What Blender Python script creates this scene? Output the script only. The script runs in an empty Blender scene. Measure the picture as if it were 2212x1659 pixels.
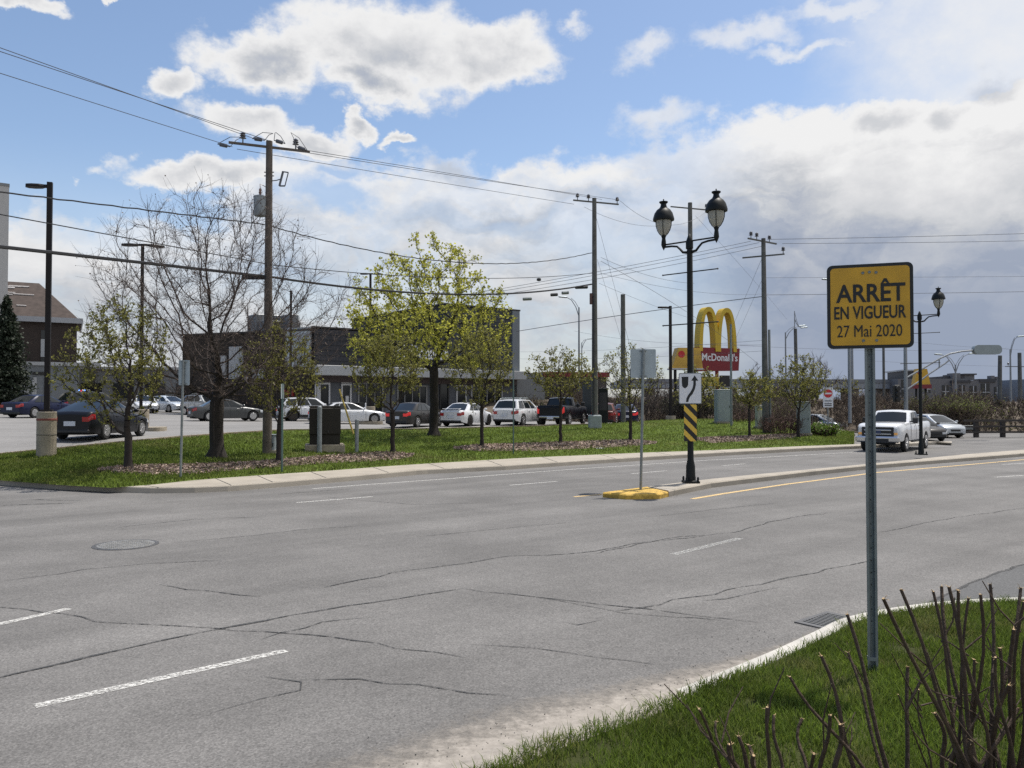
import bpy, math, random
import numpy as np
from mathutils import Vector, Matrix
from mathutils.bvhtree import BVHTree
from mathutils.geometry import tessellate_polygon

SC = bpy.context.scene
COL = SC.collection
R = math.radians
rng = np.random.default_rng(7)
random.seed(7)

# ------------------------------------------------------------------ camera
FPX, CX, CY, HOR, CAMZ = 1736.0, 1106.0, 829.5, 870.0, 2.3   # focal length and centre in a 2212 x 1659 reading of the photo
PITCH = math.atan((HOR - CY) / FPX)
cam = bpy.data.cameras.new("camera")
camo = bpy.data.objects.new("camera", cam)
COL.objects.link(camo)
cam.sensor_width = 36.0
cam.lens = 36.0 * FPX / 2212.0
cam.clip_start, cam.clip_end = 0.05, 3000
camo.location = (0, 0, CAMZ)
camo.rotation_euler = (R(90) + PITCH, 0, 0)
SC.camera = camo

# ------------------------------------------------------------------ light
SUN_AZ, SUN_EL = math.atan2(0.75, 0.66), R(68)      # measured from +Y towards +X
sun = bpy.data.lights.new("sun", "SUN")
sun.energy, sun.angle, sun.color = 5.0, R(0.55), (1.0, 0.95, 0.875)
suno = bpy.data.objects.new("sun", sun)
COL.objects.link(suno)
sd = Vector((math.sin(SUN_AZ) * math.cos(SUN_EL), math.cos(SUN_AZ) * math.cos(SUN_EL), math.sin(SUN_EL)))
suno.rotation_euler = sd.to_track_quat('Z', 'Y').to_euler()
suno.location = (20, 20, 60)
SC.view_settings.view_transform = 'Standard'
SC.view_settings.look = 'None'
SC.view_settings.exposure = 0.0
SC.view_settings.gamma = 1.0
SC.cycles.max_bounces = 6
SC.cycles.use_denoising = False

# ------------------------------------------------------------------ sky: Nishita blue with cumulus in direction space
def build_world():
    w = bpy.data.worlds.new("World")
    SC.world = w
    w.use_nodes = True
    nt = w.node_tree
    nt.nodes.clear()
    N, Lk = nt.nodes.new, nt.links.new

    def setin(sock, v):
        if isinstance(v, bpy.types.NodeSocket):
            Lk(v, sock)
        else:
            sock.default_value = v

    def M(op, a, b=0.0, c=None, clamp=False):
        n = N("ShaderNodeMath"); n.operation = op; n.use_clamp = clamp
        setin(n.inputs[0], a); setin(n.inputs[1], b)
        if c is not None: setin(n.inputs[2], c)
        return n.outputs[0]

    def smooth(v, lo, hi, to0=0.0, to1=1.0):
        n = N("ShaderNodeMapRange"); n.interpolation_type = 'SMOOTHSTEP'
        setin(n.inputs[0], v)
        for i, x in enumerate((lo, hi, to0, to1)): n.inputs[i + 1].default_value = x
        return n.outputs[0]

    def noise(vec, scale, detail, rough=0.55, dist=0.0):
        n = N("ShaderNodeTexNoise"); n.noise_dimensions = '3D'
        Lk(vec, n.inputs["Vector"])
        n.inputs["Scale"].default_value = scale; n.inputs["Detail"].default_value = detail
        n.inputs["Roughness"].default_value = rough; n.inputs["Distortion"].default_value = dist
        return n.outputs["Fac"]

    def curve(v, pts):      # piecewise curve of azimuth
        n = N("ShaderNodeFloatCurve")
        cv = n.mapping.curves[0]
        for i, (x, y) in enumerate(pts):
            if i < 2: cv.points[i].location = (x, y)
            else: cv.points.new(x, y)
        n.mapping.update()
        setin(n.inputs["Value"], v)
        return n.outputs[0]

    tc = N("ShaderNodeTexCoord")
    sep = N("ShaderNodeSeparateXYZ")
    Lk(tc.outputs["Generated"], sep.inputs[0])
    az = M('ARCTAN2', sep.outputs[0], sep.outputs[1])
    el = M('ARCSINE', sep.outputs[2])
    # azimuth/elevation of a place in the photograph
    def azel(x, y):
        dx, dy, dz = (x - CX) / FPX, 1.0, (CY - y) / FPX
        Y = math.cos(PITCH) * dy - math.sin(PITCH) * dz
        Z = math.sin(PITCH) * dy + math.cos(PITCH) * dz
        return math.atan2(dx, Y), math.atan2(Z, math.hypot(dx, Y))

    az0, el0 = az, el
    cmb = N("ShaderNodeCombineXYZ")
    Lk(az0, cmb.inputs[0]); Lk(M('MULTIPLY', el0, 1.35), cmb.inputs[1])
    vec = cmb.outputs[0]
    n1 = noise(vec, 8.0, 10.0, 0.62, 0.15)
    n2 = noise(vec, 21.0, 8.0, 0.62, 0.1)
    n3 = noise(vec, 3.2, 4.0, 0.5, 0.1)
    # billows: warp the direction before reading the cloud shapes
    def warp(scale, amp, detail, off):
        mp = N("ShaderNodeMapping"); Lk(vec, mp.inputs[0]); mp.inputs["Location"].default_value = off
        n = N("ShaderNodeTexNoise"); n.inputs["Scale"].default_value = scale; n.inputs["Detail"].default_value = detail; n.inputs["Roughness"].default_value = 0.58
        Lk(mp.outputs[0], n.inputs["Vector"])
        sp = N("ShaderNodeSeparateColor"); Lk(n.outputs["Color"], sp.inputs[0])
        return M('MULTIPLY', M('SUBTRACT', sp.outputs[0], 0.5), amp), M('MULTIPLY', M('SUBTRACT', sp.outputs[1], 0.5), amp * 0.8)
    wa, we = warp(9.0, 0.135, 8.0, (0.3, 0.1, 0.0))
    az, el = M('ADD', az0, wa), M('ADD', el0, we)
    nz = M('ADD', M('MULTIPLY', M('SUBTRACT', n1, 0.5), 1.3), M('MULTIPLY', M('SUBTRACT', n2, 0.5), 0.9))

    def ell(x, y, rx, ry, gain=1.0):
        a, e = azel(x, y)
        a1, _ = azel(x + rx, y); _, e1 = azel(x, y - ry)
        u = M('DIVIDE', M('SUBTRACT', az, a), a1 - a)
        v = M('DIVIDE', M('SUBTRACT', el, e), e1 - e)
        d = M('SQRT', M('ADD', M('MULTIPLY', u, u), M('MULTIPLY', v, v)))
        return M('MULTIPLY', M('SUBTRACT', 1.0, d), gain)

    def umax(vals, k=0.2):
        o = vals[0]
        for v in vals[1:]:
            o = M('SMOOTH_MAX', o, v, k)
        return o

    # cumulus pieces (x, y, rx, ry)
    big = umax([ell(*e) for e in ((560, 125, 200, 92), (840, 105, 280, 135), (1060, 105, 185, 100), (820, 195, 130, 65))])
    sml = umax([ell(*e) for e in ((380, 186, 85, 50), (535, 268, 150, 52), (665, 300, 120, 48), (400, 368, 165, 42),
                                  (500, 390, 90, 40), (770, 275, 44, 30), (50, 4, 110, 36), (250, -5, 50, 16), (855, 298, 46, 22))])
    cum = M('MAXIMUM', big, sml)
    cumd = M('ADD', cum, M('MULTIPLY', nz, 0.62))
    cov_c = smooth(cumd, 0.04, 0.40)

    # cloud bank: everything below a wavy upper edge
    pts = [(-400, 470), (0, 425), (120, 420), (230, 440), (330, 430), (470, 415), (560, 330), (640, 300), (760, 335), (900, 330), (1000, 318),
           (1150, 330), (1300, 312), (1420, 285), (1500, 262), (1600, 215), (1700, 180), (1790, 200), (1860, 178), (1950, 172), (2050, 140), (2212, 95), (2500, 70)]
    A0, A1 = -1.0, 1.0
    cp = [(0.0, 0.10)]
    for x, y in pts:
        a, e = azel(x, y)
        cp.append(((a - A0) / (A1 - A0), e / 0.8))
    cp.append((1.0, 0.10))
    edge = M('MULTIPLY', curve(M('DIVIDE', M('SUBTRACT', az, A0), A1 - A0), cp), 0.8)
    below = M('DIVIDE', M('SUBTRACT', edge, el), 0.085)
    bank = M('ADD', M('MINIMUM', below, 1.2), M('MULTIPLY', nz, 0.75))
    cov_b = smooth(bank, 0.0, 0.30)
    # thin wisps high on the right
    wisp = umax([ell(*e) for e in ((1610, 78, 190, 40), (1400, 118, 80, 44), (1720, 112, 110, 24), (1830, 12, 170, 36), (1415, 255, 130, 44), (170, 370, 30, 14), (1250, 70, 40, 26), (230, 345, 60, 22))])
    cov_w = M('MULTIPLY', smooth(M('ADD', wisp, M('MULTIPLY', nz, 1.5)), 0.05, 0.9), 0.72)
    # blue gaps left open in the bank
    gap = umax([ell(*e) for e in ((690, 425, 150, 62), (250, 440, 170, 30), (420, 460, 140, 30), (740, 370, 80, 28), (1240, 300, 120, 30))])
    cov_b = M('MULTIPLY', cov_b, smooth(M('ADD', gap, M('MULTIPLY', nz, 0.9)), 0.0, 0.65, 1.0, 0.22))
    cs0 = N("ShaderNodeCombineXYZ")
    Lk(az, cs0.inputs[0]); Lk(M('MULTIPLY', el, 2.4), cs0.inputs[1])
    thin = smooth(noise(cs0.outputs[0], 4.2, 7.0, 0.6, 0.3), 0.40, 0.62, 0.62, 1.0)
    cov_b = M('MULTIPLY', cov_b, M('MAXIMUM', thin, smooth(az0, 0.0, 0.35)))
    haze = smooth(el0, 0.30, 0.0, 0.0, 0.55)
    veil = M('MULTIPLY', smooth(M('ADD', az0, M('MULTIPLY', nz, 0.08)), azel(1680, 90)[0], azel(2120, 90)[0]), M('ADD', 0.80, M('MULTIPLY', nz, 0.35)), clamp=True)
    haze = M('MAXIMUM', haze, veil)
    cover = M('MAXIMUM', M('MAXIMUM', cov_c, cov_b), M('MAXIMUM', cov_w, haze), clamp=True)

    # thickness greys the backlit cores, thin edges stay white
    puff = M('ADD', M('MULTIPLY', M('SUBTRACT', n2, 0.5), 1.5), M('MULTIPLY', M('SUBTRACT', n1, 0.5), 2.2))
    ec = azel(860, 165)[1]
    low = smooth(M('SUBTRACT', el, ec), 0.075, -0.03)
    core = smooth(cumd, 0.30, 0.95)
    thick_big = M('MULTIPLY', core, M('ADD', M('ADD', 0.16, M('MULTIPLY', low, 0.62)), M('MULTIPLY', puff, 0.36)), clamp=True)
    thick_sml = M('MULTIPLY', smooth(cumd, 0.25, 1.0), M('ADD', 0.35, M('MULTIPLY', puff, 0.5)), clamp=True)
    isb = M('GREATER_THAN', big, sml)
    thick_c = M('ADD', M('MULTIPLY', isb, thick_big), M('MULTIPLY', M('SUBTRACT', 1.0, isb), thick_sml))
    right = M('MULTIPLY', smooth(az0, -0.06, 0.42), smooth(M('SUBTRACT', edge, M('ADD', M('MULTIPLY', el, 0.5), M('MULTIPLY', el0, 0.5))), 0.0, 0.27))
    # streaky dark bases in the middle of the bank
    cs = N("ShaderNodeCombineXYZ")
    Lk(az, cs.inputs[0]); Lk(M('MULTIPLY', el, 3.2), cs.inputs[1])
    st = noise(cs.outputs[0], 5.0, 7.0, 0.6, 0.3)
    streak = M('MULTIPLY', smooth(st, 0.42, 0.68), smooth(below, 0.35, 1.5))
    lowb = smooth(el0, 0.26, 0.03)
    calm = smooth(el0, 0.02, 0.20, 0.35, 1.0)
    streak = M('MULTIPLY', streak, calm); puffb = M('MULTIPLY', puff, calm)
    thick_b = M('ADD', M('MULTIPLY', right, 0.64), M('ADD', M('MULTIPLY', streak, 0.42), M('ADD', M('MULTIPLY', puffb, 0.34), M('ADD', M('MULTIPLY', smooth(below, 0.15, 1.3), 0.13), M('MULTIPLY', lowb, 0.22)))), clamp=True)
    ra, re = azel(2130, 60)     # brightest veil below the sun, upper right
    du = M('DIVIDE', M('SUBTRACT', az0, ra), 0.26); dv = M('DIVIDE', M('SUBTRACT', el0, re), 0.26)
    glow = smooth(M('SQRT', M('ADD', M('MULTIPLY', du, du), M('MULTIPLY', dv, dv))), 0.1, 1.25, 0.45, 0.0)
    thick_b = M('SUBTRACT', thick_b, M('MULTIPLY', glow, 0.75), clamp=True)
    dk = umax([ell(*e) for e in ((2130, 165, 90, 42), (1900, 262, 80, 34), (2050, 235, 60, 40), (1080, 470, 260, 60), (980, 365, 90, 30), (1290, 430, 120, 40))])
    thick_b = M('ADD', thick_b, M('MULTIPLY', smooth(M('ADD', dk, M('MULTIPLY', nz, 0.8)), 0.0, 0.9), 0.38), clamp=True)
    isc = M('GREATER_THAN', cov_c, cov_b)
    mixn = N("ShaderNodeMix"); mixn.data_type = 'FLOAT'
    Lk(M('MULTIPLY', isc, cov_c), mixn.inputs[0]); Lk(thick_b, mixn.inputs[2]); Lk(thick_c, mixn.inputs[3])
    thick = mixn.outputs[0]

    ramp = N("ShaderNodeValToRGB")
    er = ramp.color_ramp.elements
    er[0].position, er[0].color = 0.0, (0.92, 0.92, 0.92, 1)
    er[1].position, er[1].color = 1.0, (0.33, 0.385, 0.50, 1)
    for p, c in ((0.2, (0.78, 0.785, 0.80)), (0.45, (0.61, 0.63, 0.665)), (0.72, (0.45, 0.49, 0.575))):
        e = er.new(p); e.color = (*c, 1)
    Lk(thick, ramp.inputs[0])

    sky = N("ShaderNodeTexSky"); sky.sky_type = 'NISHITA'
    sky.sun_disc = False; sky.sun_elevation = SUN_EL; sky.sun_rotation = SUN_AZ
    sky.air_density = 1.0; sky.dust_density = 0.9; sky.ozone_density = 1.3; sky.altitude = 100
    b1 = N("ShaderNodeBackground"); b1.inputs[1].default_value = 0.15
    Lk(sky.outputs[0], b1.inputs[0])
    b2 = N("ShaderNodeBackground"); b2.inputs[1].default_value = 0.95
    Lk(ramp.outputs[0], b2.inputs[0])
    ms = N("ShaderNodeMixShader")
    Lk(cover, ms.inputs[0]); Lk(b1.outputs[0], ms.inputs[1]); Lk(b2.outputs[0], ms.inputs[2])
    out = N("ShaderNodeOutputWorld")
    Lk(ms.outputs[0], out.inputs[0])
build_world()

# ------------------------------------------------------------------ reading the photo: rays through its points
def ray(x, y):
    dx, dz = (x - CX) / FPX, (CY - y) / FPX
    return Vector((dx, math.cos(PITCH) - math.sin(PITCH) * dz, math.sin(PITCH) + math.cos(PITCH) * dz))
def at(x, y, Y):                 # point on the ray at depth Y
    v = ray(x, y); return Vector((0, 0, CAMZ)) + v * (Y / v.y)
def gz(x, y, z=0.0):             # point of the ray at height z
    v = ray(x, y); return Vector((0, 0, CAMZ)) + v * ((z - CAMZ) / v.z)
def zat(y, Y): return at(CX, y, Y).z
def lot_z(X, Y):
    z = 0.62 + 0.005 * Y + 0.022 * max(0, -X - 8) - 0.02 * max(0, X) - 0.08 * max(0, 30 - Y)
    return max(z, 0.02)
def lot_pt(x, y):
    lo, hi = 8.0, 160.0
    for _ in range(50):
        m = (lo + hi) / 2; p = at(x, y, m)
        if p.z > lot_z(p.x, p.y): lo = m
        else: hi = m
    return at(x, y, hi)

# ------------------------------------------------------------------ materials
MATS = {}
def mat(name, color=(0.5, 0.5, 0.5), rough=0.6, metal=0.0, coat=0.0, var=0.0, vscale=4.0, bump=0.0, bscale=30.0, transl=0.0, emit=0.0, spec=0.5, island=0.0):
    if name in MATS: return MATS[name]
    m = bpy.data.materials.new(name); m.use_nodes = True
    nt = m.node_tree; b = nt.nodes["Principled BSDF"]
    b.inputs["Base Color"].default_value = (*color, 1)
    b.inputs["Roughness"].default_value = rough; b.inputs["Metallic"].default_value = metal
    b.inputs["Coat Weight"].default_value = coat; b.inputs["Coat Roughness"].default_value = 0.04
    b.inputs["Specular IOR Level"].default_value = spec
    if emit:
        b.inputs["Emission Color"].default_value = (*color, 1); b.inputs["Emission Strength"].default_value = emit
    src = None
    if var or bump:
        tc = nt.nodes.new("ShaderNodeTexCoord")
    if var:
        n = nt.nodes.new("ShaderNodeTexNoise"); n.inputs["Scale"].default_value = vscale; n.inputs["Detail"].default_value = 6
        nt.links.new(tc.outputs["Object"], n.inputs["Vector"])
        mr = nt.nodes.new("ShaderNodeMapRange"); mr.inputs[1].default_value = 0.25; mr.inputs[2].default_value = 0.75
        mr.inputs[3].default_value = 1 - var; mr.inputs[4].default_value = 1 + var
        nt.links.new(n.outputs["Fac"], mr.inputs[0]); src = mr.outputs[0]
    if island:
        g = nt.nodes.new("ShaderNodeNewGeometry")
        mr2 = nt.nodes.new("ShaderNodeMapRange"); mr2.inputs[3].default_value = 1 - island; mr2.inputs[4].default_value = 1 + island
        nt.links.new(g.outputs["Random Per Island"], mr2.inputs[0])
        if src is None: src = mr2.outputs[0]
        else:
            mm = nt.nodes.new("ShaderNodeMath"); mm.operation = 'MULTIPLY'
            nt.links.new(src, mm.inputs[0]); nt.links.new(mr2.outputs[0], mm.inputs[1]); src = mm.outputs[0]
    if src is not None:
        hs = nt.nodes.new("ShaderNodeVectorMath"); hs.operation = 'SCALE'
        hs.inputs[0].default_value = color; nt.links.new(src, hs.inputs["Scale"])
        nt.links.new(hs.outputs[0], b.inputs["Base Color"])
        csock = hs.outputs[0]
    if bump:
        n2 = nt.nodes.new("ShaderNodeTexNoise"); n2.inputs["Scale"].default_value = bscale; n2.inputs["Detail"].default_value = 5
        nt.links.new(tc.outputs["Object"], n2.inputs["Vector"])
        bp = nt.nodes.new("ShaderNodeBump"); bp.inputs["Strength"].default_value = bump; bp.inputs["Distance"].default_value = 0.02
        nt.links.new(n2.outputs["Fac"], bp.inputs["Height"]); nt.links.new(bp.outputs[0], b.inputs["Normal"])
    if transl:
        t = nt.nodes.new("ShaderNodeBsdfTranslucent"); t.inputs[0].default_value = (*color, 1)
        if src is not None: nt.links.new(csock, t.inputs[0])
        mx = nt.nodes.new("ShaderNodeMixShader"); mx.inputs[0].default_value = transl
        nt.links.new(b.outputs[0], mx.inputs[1]); nt.links.new(t.outputs[0], mx.inputs[2])
        nt.links.new(mx.outputs[0], nt.nodes["Material Output"].inputs[0])
    MATS[name] = m
    return m

# ------------------------------------------------------------------ mesh collector
class MB:
    def __init__(s): s.v, s.f, s.m = [], [], []
    def add(s, vs, fs, mi=0):
        o = len(s.v); s.v += [tuple(p) for p in vs]
        s.f += [tuple(i + o for i in f) for f in fs]; s.m += [mi] * len(fs); return s
    def box(s, c, d, mi=0, rz=0.0, rx=0.0, ry=0.0, bev=0.0):
        x, y, z = (k / 2 for k in d)
        if bev:
            b = min(bev, x * .9, y * .9, z * .9); vs, idx = [], {}
            for sx in (-1, 1):
                for sy in (-1, 1):
                    for sz in (-1, 1):
                        for k in range(3):
                            p = [sx * (x - b), sy * (y - b), sz * (z - b)]
                            p[k] = (sx * x, sy * y, sz * z)[k]; idx[sx, sy, sz, k] = len(vs); vs.append(Vector(p))
            fs = []
            q = ((-1, -1), (1, -1), (1, 1), (-1, 1))
            for k in range(3):
                for sg in (-1, 1):
                    f = []
                    for a, c2 in q:
                        t = [a, c2]; t.insert(k, sg); f.append(idx[t[0], t[1], t[2], k])
                    if (sg < 0) ^ (k == 1): f.reverse()
                    fs.append(f)
            for k in range(3):
                i, j = [n for n in range(3) if n != k]
                for a in (-1, 1):
                    for c2 in (-1, 1):
                        t0 = [0, 0, 0]; t0[i] = a; t0[j] = c2
                        t0[k] = -1; t1 = list(t0); t1[k] = 1
                        fs.append([idx[(*t0, i)], idx[(*t1, i)], idx[(*t1, j)], idx[(*t0, j)]])
            for sx in (-1, 1):
                for sy in (-1, 1):
                    for sz in (-1, 1): fs.append([idx[sx, sy, sz, k] for k in range(3)])
        else:
            vs = [Vector((a * x, b * y, c2 * z)) for c2 in (-1, 1) for b in (-1, 1) for a in (-1, 1)]
            fs = [(0, 2, 3, 1), (4, 5, 7, 6), (0, 1, 5, 4), (2, 6, 7, 3), (0, 4, 6, 2), (1, 3, 7, 5)]
        m = Matrix.Rotation(rz, 3, 'Z') @ Matrix.Rotation(ry, 3, 'Y') @ Matrix.Rotation(rx, 3, 'X')
        c = Vector(c)
        return s.add([m @ p + c for p in vs], fs, mi)
    def tube(s, pts, rad, n=8, mi=0, cap=True):
        pts = [Vector(p) for p in pts]
        if not hasattr(rad, '__len__'): rad = [rad] * len(pts)
        vs, fs = [], []
        up = None
        for i, p in enumerate(pts):
            d = (pts[min(i + 1, len(pts) - 1)] - pts[max(i - 1, 0)]).normalized()
            if up is None:
                up = Vector((0, 0, 1)) if abs(d.z) < 0.9 else Vector((0, 1, 0))
            a = d.cross(up).normalized(); b = a.cross(d); up = b
            for k in range(n):
                t = 2 * math.pi * k / n + math.pi / n
                vs.append(p + a * math.cos(t) * rad[i] + b * math.sin(t) * rad[i])
        for i in range(len(pts) - 1):
            for k in range(n):
                k2 = (k + 1) % n
                fs.append((i * n + k, i * n + k2, (i + 1) * n + k2, (i + 1) * n + k))
        if cap:
            fs.append(tuple(reversed(range(n)))); fs.append(tuple(range((len(pts) - 1) * n, len(pts) * n)))
        return s.add(vs, fs, mi)
    def lathe(s, prof, c=(0, 0, 0), n=16, mi=0, axis='Z'):
        c = Vector(c); vs, fs = [], []
        for r, h in prof:
            for k in range(n):
                t = 2 * math.pi * k / n
                p = Vector((r * math.cos(t), r * math.sin(t), h))
                if axis == 'Y': p = Vector((p.x, p.z, p.y))
                vs.append(p + c)
        for i in range(len(prof) - 1):
            for k in range(n):
                k2 = (k + 1) % n; f = (i * n + k, i * n + k2, (i + 1) * n + k2, (i + 1) * n + k)
                fs.append(f if axis == 'Z' else f[::-1])
        e0, e1 = tuple(reversed(range(n))), tuple(range((len(prof) - 1) * n, len(prof) * n))
        if axis == 'Y': e0, e1 = e0[::-1], e1[::-1]
        fs += [e0, e1]
        return s.add(vs, fs, mi)
    def prism(s, poly, y0, y1, mi=0, fn=None):      # polygon in x,z extruded in y
        n = len(poly)
        vs = [Vector((x, y0, z)) for x, z in poly] + [Vector((x, y1, z)) for x, z in poly]
        if fn: vs = [fn(p) for p in vs]
        fs = []
        for t in tessellate_polygon([[Vector((x, z, 0)) for x, z in poly]]):
            fs.append(tuple(t)); fs.append(tuple(i + n for i in reversed(t)))
        for i in range(n):
            j = (i + 1) % n; fs.append((i, i + n, j + n, j))
        return s.add(vs, fs, mi)
    def grid(s, rows, mi=0):                        # list of rows of points
        n = len(rows[0]); vs = [p for r in rows for p in r]; fs = []
        for i in range(len(rows) - 1):
            for k in range(n - 1):
                fs.append((i * n + k, i * n + k + 1, (i + 1) * n + k + 1, (i + 1) * n + k))
        return s.add(vs, fs, mi)
    def build(s, name, mats, parent=None, smooth=False, loc=None, rz=0.0, fix=True):
        me = bpy.data.meshes.new(name)
        me.from_pydata([tuple(p) for p in s.v], [], s.f)
        if not isinstance(mats, (list, tuple)): mats = [mats]
        for m in mats: me.materials.append(m)
        if len(mats) > 1: me.polygons.foreach_set("material_index", s.m)
        if fix and len(s.f) < 60000:
            import bmesh
            bm = bmesh.new(); bm.from_mesh(me); bmesh.ops.recalc_face_normals(bm, faces=bm.faces); bm.to_mesh(me); bm.free()
        if smooth:
            me.polygons.foreach_set("use_smooth", [True] * len(s.f))
            try: me.set_sharp_from_angle(angle=R(40))
            except Exception: pass
        me.update()
        o = bpy.data.objects.new(name, me); COL.objects.link(o)
        if parent: o.parent = parent
        if loc is not None: o.location = loc
        o.rotation_euler.z = rz
        return o

def raw_mesh(name, verts, tris, m, parent=None, smooth=False):     # big numpy meshes
    me = bpy.data.meshes.new(name)
    verts = np.asarray(verts, np.float32); tris = np.asarray(tris, np.int32); k = tris.shape[1]
    me.vertices.add(len(verts)); me.vertices.foreach_set("co", verts.ravel())
    me.loops.add(tris.size); me.loops.foreach_set("vertex_index", tris.ravel())
    me.polygons.add(len(tris))
    me.polygons.foreach_set("loop_start", np.arange(0, tris.size, k, dtype=np.int32))
    me.polygons.foreach_set("loop_total", np.full(len(tris), k, np.int32))
    if smooth: me.polygons.foreach_set("use_smooth", np.ones(len(tris), bool))
    me.update(calc_edges=True); me.materials.append(m)
    o = bpy.data.objects.new(name, me); COL.objects.link(o)
    if parent: o.parent = parent
    return o

def tag(o, label, cat, group=None, kind=None):
    if label: o['label'] = label
    if cat: o['category'] = cat
    if group: o['group'] = group
    if kind: o['kind'] = kind
    return o
def thing(name, label, cat, loc, rz=0.0, group=None, scale=1.0):
    o = bpy.data.objects.new(name, None); COL.objects.link(o)
    o.location = loc; o.rotation_euler.z = rz; o.scale = (scale,) * 3; o.empty_display_size = 0.3
    return tag(o, label, cat, group)
def struct(o):
    o['kind'] = 'structure'; return o

def text_mesh(body, size, weight=0.0, space=1.0, depth=0.004):
    cu = bpy.data.curves.new("lettering", 'FONT'); cu.body = body; cu.size = size; cu.offset = weight
    cu.space_character = space; cu.extrude = depth / 2; cu.align_x = 'CENTER'; cu.resolution_u = 3
    ob = bpy.data.objects.new("lettering", cu); COL.objects.link(ob)
    dg = bpy.context.evaluated_depsgraph_get()
    me = bpy.data.meshes.new_from_object(ob.evaluated_get(dg))
    vs = np.array([v.co[:] for v in me.vertices]); fs = [tuple(p.vertices) for p in me.polygons]
    bpy.data.objects.remove(ob); bpy.data.curves.remove(cu); bpy.data.meshes.remove(me)
    return vs, fs
def lettering(mb, body, cx, cz, w, h, y, weight=0.0, mi=0, depth=0.004, shear=None):
    """text facing -y, fitted to width w and height h, centred at cx,cz"""
    vs, fs = text_mesh(body, 1.0, weight, 1.0, depth)
    lo, hi = vs.min(0), vs.max(0)
    out = [Vector((cx + ((p[0] - lo[0]) / (hi[0] - lo[0]) - .5) * w, y - p[2], cz + ((p[1] - lo[1]) / (hi[1] - lo[1]) - .5) * h)) for p in vs]
    mb.add(out, fs, mi)
# ================================================================== SETTING
def lerp(a, b, t): return a + (b - a) * t
def interp(pts, x):
    for (x0, y0), (x1, y1) in zip(pts, pts[1:]):
        if x <= x1: return lerp(y0, y1, (x - x0) / (x1 - x0))
    return pts[-1][1]
RD = Vector((0.79, 0.613, 0)).normalized(); RANG = math.atan2(RD.y, RD.x)   # direction of the boulevard
TRIS = []                        # ground surfaces for standing things on
def collect(mb):
    o = len(TRIS_V)
    TRIS_V.extend(Vector(p) for p in mb.v); TRIS.extend(tuple(i + o for i in f) for f in mb.f)
TRIS_V = []

def asphalt(name, base, warm, big, grain):
    m = bpy.data.materials.new(name); m.use_nodes = True; nt = m.node_tree; N, Lk = nt.nodes.new, nt.links.new
    b = nt.nodes["Principled BSDF"]; b.inputs["Roughness"].default_value = 0.86; b.inputs["Specular IOR Level"].default_value = 0.35
    tc = N("ShaderNodeTexCoord"); mp = N("ShaderNodeMapping"); mp.vector_type = 'TEXTURE'
    Lk(tc.outputs["Object"], mp.inputs[0]); mp.inputs["Rotation"].default_value = (0, 0, RANG); mp.inputs["Scale"].default_value = (9, 1.0, 1)
    def nz(vec, s, d, r=.55):
        n = N("ShaderNodeTexNoise"); n.inputs["Scale"].default_value = s; n.inputs["Detail"].default_value = d; n.inputs["Roughness"].default_value = r
        Lk(vec, n.inputs["Vector"]); return n.outputs["Fac"]
    def mr(v, a, b_, c, d):
        n = N("ShaderNodeMapRange")
        Lk(v, n.inputs[0])
        for i, k in enumerate((a, b_, c, d)): n.inputs[i + 1].default_value = k
        return n.outputs[0]
    def mul(a, b_):
        n = N("ShaderNodeMath"); n.operation = 'MULTIPLY'; Lk(a, n.inputs[0]); Lk(b_, n.inputs[1]); return n.outputs[0]
    streak = mr(nz(mp.outputs[0], .9, 5), .3, .7, 1 - big, 1 + big)
    patch = mr(nz(tc.outputs["Object"], .45, 5), .3, .7, 1 - big, 1 + big)
    mott = mr(nz(tc.outputs["Object"], 7, 4, .7), .3, .7, .93, 1.07)
    spec = mr(nz(tc.outputs["Object"], 55, 3, .8), .32, .70, 1 - grain, 1 + grain)
    vo = N("ShaderNodeTexVoronoi"); vo.inputs["Scale"].default_value = 60; Lk(tc.outputs["Object"], vo.inputs["Vector"])
    chip = mr(vo.outputs["Color"], 0.0, 1.0, 1 - grain * .8, 1 + grain * .8)
    f = mul(mul(streak, patch), mul(mott, mul(spec, chip)))
    sc = N("ShaderNodeVectorMath"); sc.operation = 'SCALE'; sc.inputs[0].default_value = (base * (1 + warm), base, base * (1 - warm)); Lk(f, sc.inputs["Scale"])
    Lk(sc.outputs[0], b.inputs["Base Color"])
    bp = N("ShaderNodeBump"); bp.inputs["Strength"].default_value = .35; bp.inputs["Distance"].default_value = .01
    Lk(nz(tc.outputs["Object"], 70, 3, .7), bp.inputs["Height"]); Lk(bp.outputs[0], b.inputs["Normal"])
    return m
M_ROAD = asphalt("asphalt_boulevard", 0.138, 0.04, 0.17, 0.36)
M_LOT = asphalt("asphalt_lot", 0.205, 0.03, 0.10, 0.2)
M_CONC = mat("concrete", (0.33, 0.295, 0.245), .85, var=.16, vscale=1.3, bump=.3, bscale=40)
M_KERB = mat("kerb_concrete", (0.46, 0.44, 0.40), .85, var=.2, vscale=3, bump=.4, bscale=50)
M_WHITE = mat("road_paint_white", (0.62, 0.62, 0.60), .7, var=.25, vscale=9)
M_YPAINT = mat("road_paint_yellow", (0.62, 0.43, 0.16), .7, var=.25, vscale=7)
M_YNOSE = mat("nose_paint_yellow", (0.50, 0.315, 0.055), .75, var=.5, vscale=8, bump=.3, bscale=30)
M_CRACK = mat("joint_dark", (0.05, 0.047, 0.043), .85)
M_SOIL = mat("soil", (0.085, 0.068, 0.05), .95, var=.3, vscale=.6, bump=.5, bscale=6)

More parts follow.
